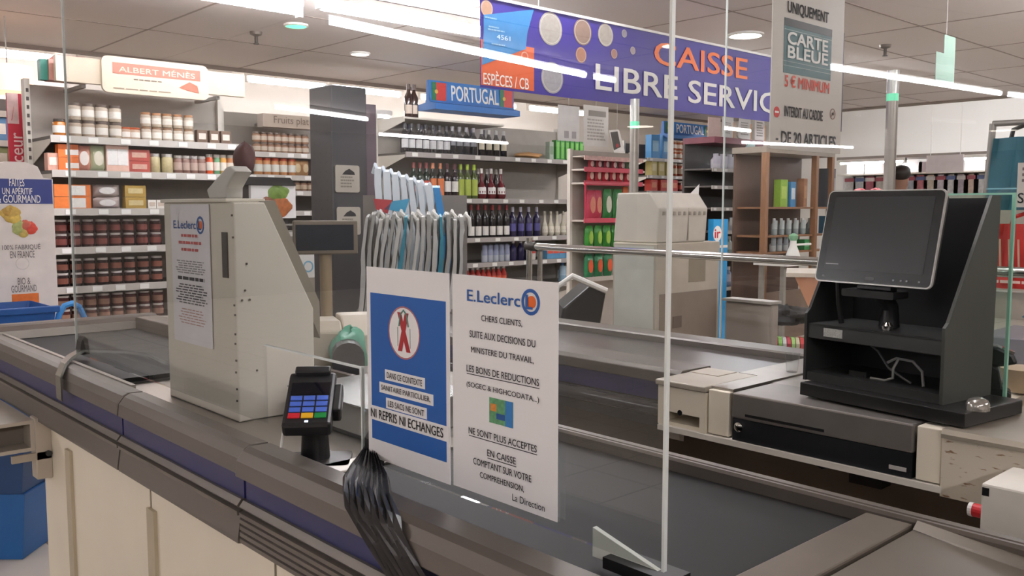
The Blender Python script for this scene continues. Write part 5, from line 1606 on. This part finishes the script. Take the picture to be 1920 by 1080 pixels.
for i in range(14):
    px = 1593 + i * 19
    if 1662 < px < 1682:
        continue
    q = onX(px, 345, XM + .2)
    o = MB().box(-.09, .09, -.006, .006, 0, .27).build('magazine', mat(cols[i], .5, 0, .25, 26), None)
    MB().box(-.07, .07, -.008, -.0062, .2, .25).build('title_block', mat(('#b0606c', '#6b7ba8', '#e6e2de')[i % 3], .5), o)
    o.location = (XM + .2, q.y, zb + .001)
    o.rotation_euler = (R(0), 0, -PI / 2)
    tag(o, 'magazine on the bright rack at the far right, %s from the left' % nth(i), 'magazine', 'magazines on the rack')
for i, px in enumerate((1606, 1640, 1714, 1742, 1830)):
    q = onX(px, 315, XM + .2)
    o = MB().box(-.12, .12, -.04, .04, 0, .14).build('boxed_item', mat(('#e4e0de', '#d6ccca', '#cfc6c4', '#7a6a6c', '#b9aaa4')[i], .5, 0, .15, 14), None)
    o.location = (XM + .2, q.y, z2 + .001)
    o.rotation_euler = (0, 0, -PI / 2)
    tag(o, 'small pale box on the upper shelf of the magazine rack, %s from the left' % nth(i), 'box', 'boxes on the magazine rack')
a, b_ = onX(1738, 292, 11.2), onX(1806, 322, 11.2)
t = thing('hanging_board', 'white board hanging before the magazine rack at the far right', 'board', (11.2, (a.y + b_.y) / 2, b_.z), -PI / 2)
hw = abs(a.y - b_.y) / 2
MB().box(-hw, hw, -.01, .01, 0, a.z - b_.z).build('board', mat('#e0d6d6', .5), t)
for s in (-1, 1):
    MB().tube([(s * hw * .8, 0, a.z - b_.z), (s * hw * .8, 0, ZH - b_.z)], .004, 5).build('cord', M_WHITE, t)
# two red flower pots in white wrapping at the rack's left
for i, px in enumerate((1613, 1643)):
    q = onX(px, 348, XM - .35)
    t = thing('red_plant', 'red flowering plant in pale wrapping before the magazine rack, %s' % ('left one', 'right one')[i], 'plant', (XM - .35, q.y, 0))
    MB().box(-.09, .09, -.09, .09, 0, 1.38).build('plinth', mat('#b5aca4', .5), t)
    MB().lathe([(.05, 1.38), (.09, 1.55)], 12).build('wrapping', mat('#e2dcd8', .5), t, smooth=True)
    lumpy('blossom', (XM - .35, q.y, 1.52), .085, .085, .05, mat('#b02a35', .6, 0, .3, 40), 20 + i, parent=t)

# person in the press corner
pp = onY(1689, 330, 4.5)
bodyp = thing('person', 'person with dark hair and dark jacket standing before the magazines', 'person', (pp.x, 4.5, 0), R(115))


def skin(name, verts, edges, radii, m, parent, root=0):
    me = bpy.data.meshes.new(name)
    me.from_pydata(verts, edges, [])
    o = bpy.data.objects.new(name, me)
    COL.objects.link(o)
    o.parent = parent
    WL[o.name] = wloc(parent)
    md = o.modifiers.new('skin', 'SKIN')
    for i, r_ in enumerate(radii):
        me.skin_vertices[0].data[i].radius = (r_ if isinstance(r_, tuple) else (r_, r_))
    me.skin_vertices[0].data[root].use_root = True
    md.use_smooth_shade = True
    sb = o.modifiers.new('sub', 'SUBSURF')
    sb.levels = sb.render_levels = 1
    me.materials.append(m)
    return o


V = [(0, 0, .98), (0, 0, 1.15), (0, .0, 1.38), (0, -.01, 1.50), (0, -.02, 1.58), (0, -.03, 1.68), (0, -.02, 1.76),
     (-.19, 0, 1.42), (-.24, .02, 1.14), (-.22, -.12, .92), (-.21, -.16, .84), (.19, 0, 1.42), (.24, .02, 1.14), (.22, -.12, .92), (.21, -.16, .84),
     (-.1, 0, .92), (-.11, -.01, .5), (-.11, .02, .09), (-.12, -.12, .04), (.1, 0, .92), (.11, -.01, .5), (.11, .02, .09), (.12, -.12, .04)]
Ed = [(0, 1), (1, 2), (2, 3), (3, 4), (4, 5), (5, 6), (2, 7), (7, 8), (8, 9), (9, 10), (2, 11), (11, 12), (12, 13), (13, 14), (0, 15), (15, 16), (16, 17), (17, 18), (0, 19), (19, 20), (20, 21), (21, 22)]
Rd = [.14, .13, .15, .06, .075, .1, .075, .065, .05, .036, .04, .065, .05, .036, .04, .09, .06, .045, .04, .09, .06, .045, .04]
skin('body', V, Ed, Rd, mat('#8a6450', .6), bodyp)
Vj = [V[0], V[1], V[2], (0, 0, 1.47), V[7], V[8], (-.225, -.09, .97), V[11], V[12], (.225, -.09, .97)]
skin('jacket', Vj, [(0, 1), (1, 2), (2, 3), (2, 4), (4, 5), (5, 6), (2, 7), (7, 8), (8, 9)], [.165, .155, .175, .085, .085, .068, .052, .085, .068, .052], mat('#23262a', .7), bodyp)
Vt = [V[0], V[15], V[16], V[17], V[19], V[20], V[21]]
skin('trousers', Vt, [(0, 1), (1, 2), (2, 3), (0, 4), (4, 5), (5, 6)], [.155, .105, .075, .06, .105, .075, .06], mat('#2b2f3c', .7), bodyp)
hr = lumpy('hair', (0, 0, 0), .105, .118, .085, mat('#231a16', .6), 9, amp=.06)
hr.parent = bodyp
hr.location = (0, .01, 1.665)
MB().prism([(-.115, 1.68), (-.135, 1.655), (-.115, 1.65)], 'x', -.012, .012).build('nose', mat('#8a6450', .6), bodyp)
MB().tube([(-.03, -.117, 1.625), (.03, -.117, 1.625)], .007, 6).build('mouth', mat('#6d3a38', .6), bodyp)

# ================================================================ LEFT SIDE
# standee
YL = 5.0
a, b_ = onY(-45, 312, YL), onY(81, 312, YL)
W = b_.x - a.x
zt = onY(40, 325, YL).z
t = thing('display_standee', 'tall white cardboard standee with blue heading about an organic aperitif, left edge', 'standee', (a.x, YL, 0))
MB().prism([(0, 0), (W, 0), (W, zt - .03), (W * .86, zt - .025), (W * .78, zt + .03), (W * .6, zt + .05), (W * .3, zt + .05), (0, zt)], 'y', -.15, 0).build('board', mat('#e4dad2', .6), t)


def tz(px, py):
    p = onY(px, py, YL - .15)
    return p.x - a.x, p.z


x0, z1 = tz(-40, 334)
x1, z0 = tz(80, 382)
MB().box(.005, W - .005, -.152, -.1502, z0, z1).build('blue_heading', mat('#2d3a7d', .5), t)
for s, px, py, wpx, hh in (('FAITES', 31, 342, 28, .038), ('UN APÉRITIF', 32, 357, 56, .038), ('BIO & GOURMAND', 33, 373, 104, .038)):
    x, z = tz(px if s[0] != 'B' else 24, py)
    text(s, (x, -.1535, z), wpx * W / 128, hh, M_WHITE, t, bold=.02)
for s, px, py, wpx in (('100% FABRIQUÉ', 40, 463, 72), ('EN FRANCE', 42, 477, 46), ('BIO &', 45, 527, 24), ('GOURMAND', 45, 541, 48)):
    x, z = tz(px, py)
    text(s, (x, -.1515, z), wpx * W / 128, .034, mat('#6b6460', .6, 0, 0), t)
for px, py, hx, r in ((20, 402, '#c2a04a', .04), (26, 408, '#d8b85a', .03), (14, 398, '#b08a3a', .025), (38, 428, '#a9b06a', .035), (48, 425, '#c2604a', .03), (57, 428, '#d04a3a', .03), (44, 436, '#c2a85a', .025)):
    x, z = tz(px, py)
    lumpy('snack_picture', (t.location.x + x, YL - .151, z - r), r, .004, r, mat(hx, .5, 0, .2, 60), int(px), parent=t)
x, z = tz(42, 494)
MB().ring((x, -.1505, z), .028, .03, .0005).build('seal_ring', mat('#c9beb6', .6), t)
x, z = tz(48, 562)
MB().box(x - .06, x + .06, -.152, -.1502, z - .06, z + .03).build('pumpkin_picture', mat('#d8702c', .5, 0, .15, 30), t)
# red vertical banner
YR = 6.3
a, b_ = onY(12, 180, YR), onY(47, 330, YR)
t = thing('vertical_banner', 'narrow red vertical banner with white lettering at the left edge', 'banner', (a.x, YR, 0))
W = b_.x - a.x
zt = onY(25, 175, YR).z
MB().box(0, W, 0, .02, 0, zt).build('panel', mat('#b8253a', .5, 0, .04), t)
zs_ = onY(25, 232, YR).z
MB().box(0, W - .02, -.002, -.0003, zs_, zt).build('white_picture', mat('#d9b7b4', .5, 0, .25, 12), t)
MB().poly([(.02, -.004, zs_ + .02), (W - .04, -.004, zs_ + .14), (W - .06, -.004, zs_ + .02)]).build('red_shape', M_RED, t)
o = text('douceur', (0, 0, 0), .34, .075, mat('#e6c9c6', .5, 0, 0), t, bold=.01)
o.rotation_euler = (0, -PI / 2, 0)
o.location = (W * .5, -.003, onY(25, 300, YR).z)
# far left gondola
YG2 = 7.0
gx0, gx1 = onY(-60, 395, YG2).x, onY(56, 395, YG2).x
zG = [onY(20, y, YG2).z for y in (210, 265, 320, 380)]
gondola('shelf_unit', 'dim shelf unit behind the red vertical banner at the left edge', gx0, gx1, YG2, .42, zG, 2.15, mback=mat('#6b625c', .6), dark=True, tags=False)
for k, (px, hx, nm) in enumerate(((6, '#4f78a0', 'blue'), (52, '#c08a8f', 'pink'))):
    place(YG2, .05, zG, carton('carton', hx, '#d8cfc6', .1, .16, .06), 1, [px], nm + ' carton on the dim shelf beside the red vertical banner', 'carton', None)
    place(YG2, .05, zG, carton('carton', ('#7d7f52', '#b0a48e')[k], '#cfc6ba', .1, .16, .06), 2, [px], ('olive', 'beige')[k] + ' carton on the dim shelf beside the red vertical banner', 'carton', None)
p = onY(14, 150, 6.6)
t = thing('pendant_lamp', 'peach drum shaped pendant lamp at the left edge above the red banner', 'lamp', (p.x, 6.6, p.z))
MB().lathe([(.15, -.08), (.15, .09), (.05, .1)], 20).build('shade', mat('#efc4a2', .5, emit=.9), t, smooth=True)
MB().tube([(0, 0, .1), (0, 0, ZC - p.z)], .004, 6).build('cable', M_GREY, t)

# blue trolleys
M_BLUE = mat('#1d4f8f', .4, 0, .05)
M_BLUE2 = mat('#3f93d8', .35)


def trolley(label, x, y, z0, sc=1., rot=0., hoop=True):
    t = thing('shopping_trolley', label, 'shopping trolley', (x, y, 0), rot)
    b = MB()
    b.add([(-.2, -.16, z0), (.2, -.16, z0), (.2, .16, z0), (-.2, .16, z0), (-.26 * sc, -.21, z0 + .5), (.26 * sc, -.21, z0 + .5), (.26 * sc, .21, z0 + .5), (-.26 * sc, .21, z0 + .5)],
          [(0, 1, 2, 3), (0, 1, 5, 4), (1, 2, 6, 5), (2, 3, 7, 6), (3, 0, 4, 7)])
    o = b.build('basket', M_BLUE, t, bevel=.02)
    s = o.modifiers.new('thick', 'SOLIDIFY')
    s.thickness = .008
    MB().box(-.27 * sc, .27 * sc, -.22, -.20, z0 + .48, z0 + .51).build('rim', M_BLUE, t, bevel=.005)
    for sx in (-.15, .15):
        MB().tube([(sx, -.1, z0), (sx, -.1, .0)], .015, 8).build('leg', M_GREY, t)
        MB().tube([(sx, .1, z0), (sx, .1, .0)], .015, 8).build('leg', M_GREY, t)
    if hoop:
        MB().tube([(.26, -.05, z0 + .40), (.30, -.05, z0 + .42), (.31, -.05, z0 + .45), (.335, -.05, z0 + .49), (.37, -.05, z0 + .50), (.40, -.05, z0 + .48), (.42, -.05, z0 + .43), (.425, -.05, z0 + .36)], .014, 8).build('handle_hoop', M_BLUE2, t, smooth=True)
    return t


p = onY(20, 570, 4.58)
trolley('dark blue basket trolley with light blue hoop behind the far end of the near counter', p.x - .12, 4.58, p.z - .51)
p = onZ(-40, 1050, 0)
t = thing('shopping_basket', 'stacked blue plastic basket standing on the floor at the lower left corner', 'shopping basket', (p.x, p.y, 0), R(-42))
MB().prism([(-.3, .002), (.17, .002), (.19, .26), (-.3, .26)], 'y', 0, .35).build('lower_shell', mat('#1f5f9f', .4), t)
MB().prism([(-.3, .261), (.18, .261), (.2, .52), (-.3, .52)], 'y', 0, .35).build('upper_shell', mat('#17406f', .4), t)
MB().box(-.3, .205, -.01, .36, .52, .545).build('rim', mat('#17406f', .4), t)

# square guard tube with its bracket at the counter's far corner
p = onX(60, 800, .66)
t = thing('guard_bracket', 'beige square tube and bolted bracket fixed to the cream counter front at the left edge', 'guard rail', (.66, p.y, .72))
y0 = p.y
MB().box(.66, .70, y0 - .03, y0 + .02, .62, .79).build('wall_plate', mat('#b5ab9c', .4, .2), t, world=True, bevel=.002)
tb_ = MB()
for (x0, x1, z0, z1) in ((.54, .66, .775, .785), (.54, .66, .70, .71), (.54, .55, .71, .775), (.65, .66, .71, .775)):
    tb_.box(x0, x1, y0 - .02, y0 + .4, z0, z1)
tb_.build('square_tube', mat('#b9b0a2', .4, .2), t, world=True)
MB().box(.55, .65, y0 + .05, y0 + .06, .71, .775).build('tube_plug', mat('#6f665a', .5), t, world=True)
MB().box(.60, .70, y0 - .03, y0 - .02, .675, .695).build('lower_arm', mat('#a89e8f', .4, .2), t, world=True)
MB().tube([(.69, y0 - .03, .69), (.69, y0 - .04, .69)], .008, 8).build('bolt', M_DARK, t, world=True)

# ================================================================ MIDDLE: column, bags, cashier things
pc = Vector((2.53, 4.19, 0))
zt = 2.0
t = thing('perforated_column', 'tall dark grey perforated metal column behind the customer display', 'column', pc)
c0 = onX(622, 300, 2.5)
CX, CY = c0.x, c0.y
t.location = (CX, CY, 0)
WL[t.name] = Vector((CX, CY, 0))
MB().box(0, .22, 0, .22, 0, zt).build('post', mat('#38383a', .5, 0, .05), t, bevel=.006)
MB().box(.222, .30, .03, .2, .0, zt - .08).build('purple_strip', mat('#5a4d54', .5), t)
b = MB()
for i in range(26):
    for j in (.05, .11, .17):
        z = .75 + i * .05
        b.add([(-.0008, j - .004, z - .004), (-.0008, j + .004, z - .004), (-.0008, j + .004, z + .004), (-.0008, j - .004, z + .004)], [(0, 1, 2, 3)])
b.build('hole_pattern', M_BLACK, t)
for i, (py0, py1) in enumerate(((309, 361), (388, 440))):
    a, b_ = onY(629 + i * 3, py0, CY - .01), onY(675 + i * 2, py1, CY - .01)
    s = MB().rbox(a.x - CX, b_.x - CX, -.008, -.001, b_.z, a.z, .012).build('notice_plate', mat('#aaa296', .5), t)
    bars(s, a.x - CX + .03, b_.x - CX - .03, b_.z + .02, b_.z + (a.z - b_.z) * .6, 4, mat('#7d766c', .6), y=-.0095)
    xm = (a.x + b_.x) / 2 - CX + .005
    MB().add([(xm - .04, -.009, a.z - .05), (xm + .04, -.009, a.z - .05), (xm + .035, -.009, a.z - .035), (xm + .005, -.009, a.z - .018), (xm - .02, -.009, a.z - .03)], [(0, 1, 2, 3, 4)]) \
        .build('dark_emblem', M_TXT, s)

# picture board on stand (pineapple) and white carton
a, b_ = onY(470, 347, 3.6), onY(555, 409, 3.6)
t = thing('picture_board', 'white board with a fruit picture under a black top behind the scanner tower', 'board', ((a.x + b_.x) / 2, 3.6, 0))
MB().box(a.x, b_.x, 3.6, 3.62, b_.z, a.z).build('white_panel', M_PAPER, t, world=True)
MB().prism([(a.x - .07, a.z + .001), (b_.x, a.z + .001), (b_.x - .03, a.z + .035), (a.x - .08, a.z + .035)], 'y', 3.59, 3.75).build('black_top', M_BLACK, t, world=True)
MB().box(a.x + .02, b_.x - .02, 3.63, 3.75, .0, a.z).build('stand', mat('#34302e', .5), t, world=True)
for i, py in enumerate((420, 432, 444, 458)):
    z = onY(530, py, 3.58).z
    MB().box(a.x + .08, b_.x - .01, 3.585, 3.5995, z - .008, z).build('wire_shelf', M_GREY, t, world=True)
xm, zm = onY(528, 388, 3.59).x, onY(528, 388, 3.59).z
lumpy('fruit_picture', (xm, 3.598, zm - .045), .05, .004, .045, mat('#a8602f', .5, 0, .3, 50), 3, parent=t)
lumpy('leaf_picture', (xm - .01, 3.598, zm + .03), .05, .004, .03, mat('#6f8a3a', .5, 0, .3, 50), 6, parent=t)
lumpy('slice_picture', (xm - .06, 3.598, zm + .0), .035, .004, .02, mat('#7a4a32', .5, 0, .3, 50), 2, parent=t)
a = onY(463, 336, 3.66)
lumpy('maroon_bag', (a.x, 3.68, a.z + .008), .045, .05, .075, mat('#4d2a28', .7), 14, tagd=('dark maroon cloth bag standing on the black top of the fruit picture board', 'bag'), amp=.1)
# cashier desk of the first lane
dk = thing('cashier_desk', 'low cashier desk behind the near counter carrying the customer display', 'desk', (1.45, 2.05, 0))
MB().box(1.262, 1.56, 1.56, 2.62, .87, .90).build('desk_top', mat('#8d8375', .45), dk, world=True)
MB().box(1.28, 1.54, 1.58, 2.60, 0, .87).build('pedestal', mat('#5d5146', .6), dk, world=True)
p = onY(612, 560, 2.35)
t = thing('customer_display', 'grey customer display with dark bluish screen on a beige post', 'display', (p.x, 2.35, .901), R(-28))
zc = onY(609, 445, 2.35).z - .901
hw, hh = .094, .05
MB().box(-hw, hw, -.02, .025, zc - hh, zc + hh).build('housing', mat('#6d6357', .5), t, bevel=.004)
MB().box(-hw + .008, hw - .012, -.0212, -.0198, zc - hh + .012, zc + hh - .012).build('screen', mat('#16202b', .12), t)
MB().tube([(0, .005, .0), (0, .005, zc - hh)], .018, 12).build('post', mat('#8a7a62', .5), t, smooth=True)
MB().rbox(-.06, .06, -.05, .06, 0, .012, .02, ax='z').build('foot', mat('#8a7a62', .5), t)
p = onY(640, 585, 2.12)
t = thing('receipt_printer', 'beige receipt printer on the cashier desk left of the blue notice', 'printer', (p.x + .04, 2.22, .901), R(-25))
MB().prism([(-.1, 0), (-.1, .12), (-.06, .145), (.1, .14), (.1, 0)], 'x', -.075, .01).build('casing', mat('#bdb3a2', .5), t, bevel=.006)
MB().prism([(-.12, 0), (-.12, .11), (-.02, .155), (.1, .15), (.1, 0)], 'x', .012, .12).build('casing', mat('#cabfae', .5), t, bevel=.006)
p = onZ(640, 700, .901)
lumpy('green_plastic_bag', (p.x + .005, p.y - .04, .902), .06, .035, .065, mat('#5fa58c', .3, 0, .2, 14), 21, tagd=('crumpled green plastic bag behind the card terminal', 'plastic bag'), amp=.16)
p = onZ(606, 700, .901)
o = MB().rbox(-.042, .042, 0, .08, 0, .105, .04, ax='y').build('black_rounded_case', mat('#2f2e30', .5), None,
    tagd=('black rounded case between the beige tower and the green plastic bag', 'case'))
o.location = (p.x, p.y - .13, .902)
o.rotation_euler = (0, 0, -R(30))
p = onZ(690, 705, .901)
o = MB().rbox(-.05, .06, 0, .10, 0, .115, .045, ax='y').build('grey_rounded_case', mat('#544c46', .5), None,
    tagd=('grey-brown rounded case behind the left edge of the blue notice', 'case'))
o.location = (p.x, p.y - .14, .902)
o.rotation_euler = (0, 0, -R(30))
p = onZ(672, 722, .901)
t = thing('price_card', 'small white card with an orange spot behind the steel scale platform', 'card', (max(p.x, 1.31), p.y, .901), -R(30))
MB().box(-.04, .04, -.001, .001, 0, .045).build('card', M_PAPER, t)
MB().disc((-.008, -.001, .022), 'y', .012, .0008, 16).build('orange_spot', mat('#d0682a', .5), t)
a, b_ = onY(545, 470, 3.0), onY(590, 520, 3.0)
t = thing('white_carton', 'white carton with a pale blue swirl emblem beneath the customer display', 'carton', ((a.x + b_.x) / 2, 3.0, 0))
hw = (b_.x - a.x) / 2
MB().prism([(-hw, b_.z), (hw, b_.z), (hw, a.z), (-hw * .7, a.z)], 'y', 0, .12).build('box', M_WHITE, t)
MB().ring((hw * .45, -.001, (a.z + b_.z) / 2 - .01), .016, .022, .0006).build('swirl_emblem', mat('#7fb4cf', .5), t)
MB().box(-hw, hw, 0, .12, .0, b_.z - .001).build('stand', mat('#9a9184', .6), t)

# ---------------------------------------------------------------- bags on a stand behind the first lane
BA = R(36.3)
BC, RV, DV = Vector((2.30, 3.14, 0)), Vector((math.cos(BA), -math.sin(BA), 0)), Vector((math.sin(BA), math.cos(BA), 0))
BW = .43
zs0 = .92
t = thing('bag_stand', 'metal stand holding the rows of upright carrier bags behind the notices', 'stand', BC, -BA)
MB().box(-BW / 2 - .03, BW / 2 + .05, -.01, .40, zs0 - .03, zs0).build('tray', M_GREY, t)
for x in (-BW / 2, BW / 2):
    for y in (.02, .36):
        MB().box(x - .015, x + .015, y - .015, y + .015, 0, zs0 - .03).build('leg', M_GREY, t)
MB().box(-BW / 2 - .02, BW / 2 + .04, .40, .42, zs0 - .03, zs0 + .5).build('back_plate', mat('#77716a', .5), t)


def carrier(name, m, h, w, thick, seed, lean, mh):
    """folded carrier bag standing on edge: narrow crumpled sheet with rolled handles"""
    rnd = random.Random(seed)
    b = MB()
    nz = 9
    vs = []
    for i in range(nz + 1):
        v = i / nz
        off = lean * v + .004 * math.sin(v * 7 + seed * .3)
        th = thick * (1 - .3 * v + .12 * math.sin(v * 5 + seed))
        for (sx, sy) in ((-1, 0), (1, 0), (1, 1), (-1, 1)):
            vs.append((off + sx * th / 2 + rnd.uniform(-.002, .002), sy * w * (1 - .1 * v), v * h + (.012 * sy)))
    fs = [(i * 4 + k, i * 4 + (k + 1) % 4, (i + 1) * 4 + (k + 1) % 4, (i + 1) * 4 + k) for i in range(nz) for k in range(4)] + [(0, 1, 2, 3), (nz * 4, nz * 4 + 1, nz * 4 + 2, nz * 4 + 3)]
    o = b.add(vs, fs).build(name, m, None)
    o.location = (0, 0, 0)
    MB().tube([(lean, -.004, h * .97), (lean + .012, -.02, h * 1.03), (lean + .022, -.024, h * .98), (lean + .028, -.02, h * .88), (lean + .024, -.012, h * .80)], [.01, .012, .011, .008, .004], 6) \
        .build('handle', mh, o, smooth=True)
    return o


MBG = [mat('#b4b3af', .6, 0, .1, 30), mat('#9d9c98', .6, 0, .1, 30), mat('#bdbbb5', .6, 0, .1, 30)]
MHD = mat('#e4e2dd', .45)


def onstand(u, v):
    return BC + RV * u + DV * v


nb = 16
for i in range(nb):
    teal = i in (6, 12)
    o = carrier('carrier_bag', mat('#2b7f95', .5, 0, .1) if teal else MBG[i % 3], .40 + .014 * math.sin(i * 2.1), .22, .019, i, .030 + .012 * math.sin(i * .4), MHD)
    q = onstand(-BW / 2 + .005 + (BW - .03) * i / (nb - 1), 0.01)
    o.location = (q.x, q.y, zs0 + .001)
    o.rotation_euler = (0, 0, -BA)
    tag(o, '%s carrier bag standing in the front row behind the notices, %s from the left' % ('teal' if teal else 'grey', nth(i)), 'carrier bag', 'front row of carrier bags')
for i in range(8):
    blue = i == 7
    o = carrier('carrier_bag', mat('#1f7fc0', .45) if blue else mat('#d3dbe2', .45, 0, .06), .615 - .012 * i, .07, .038, 40 + i, -.045 - .006 * i, mat('#d5dee6', .45))
    q = onstand(-.135 + i * .041, .27)
    o.location = (q.x, q.y, zs0 + .001)
    o.rotation_euler = (0, 0, -BA)
    tag(o, ('bright blue carrier bag at the right end of the rear row' if blue else 'white carrier bag in the taller rear row, %s from the left' % nth(i)), 'carrier bag', None if blue else 'rear row of white carrier bags')
for nm, hx, u, z, lb in (('red_scrap', '#a83038', -.13, .415, 'red folded corner of packaging on top of the grey bags'), ('blue_scrap', '#3f9ac2', -.07, .42, 'light blue folded packaging on top of the grey bags')):
    o = MB().prism([(-.05, 0), (.04, -.015), (.06, .045), (-.01, .035)] if nm[0] == 'b' else [(-.03, 0), (.02, -.02), (.04, .04), (-.04, .045)], 'y', 0, .012).build(nm, mat(hx, .5), None, tagd=(lb, 'packaging'))
    q = onstand(u, .05)
    o.location = (q.x, q.y, zs0 + z)
    o.rotation_euler = (0, 0, -BA)

# dark pushchair-like cart by the cabinet
p = onZ(1110, 600, .72)
t = thing('pushchair', 'dark folded pushchair with white edge left of the beige cabinet', 'pushchair', (3.02, 2.80, 0), R(-40))
MB().prism([(-.2, .45), (.02, .5), (.10, .98), (.04, 1.02), (-.1, .9)], 'y', 0, .3).build('seat_shell', M_BLACK, t, bevel=.01)
MB().tube([(.10, -.01, .98), (-.06, -.01, 1.05), (-.13, -.01, 1.0), (-.19, -.01, .72)], .014, 8).build('white_edge', M_WHITE, t, smooth=True)
for x in (-.22, .12):
    MB().tube([(x, .0, .09), (x * .3, .0, .75)], .012, 8).build('frame_tube', mat('#a9a6a2', .3, .6), t, smooth=True)
    MB().lathe([(.09, -.015), (.09, .015)], 18).build('wheel', M_BLACK, t, smooth=True).location = (x, .0, .09)
    t.children
for o in t.children:
    if o.name.startswith('wheel'):
        o.rotation_euler = (PI / 2, 0, 0)
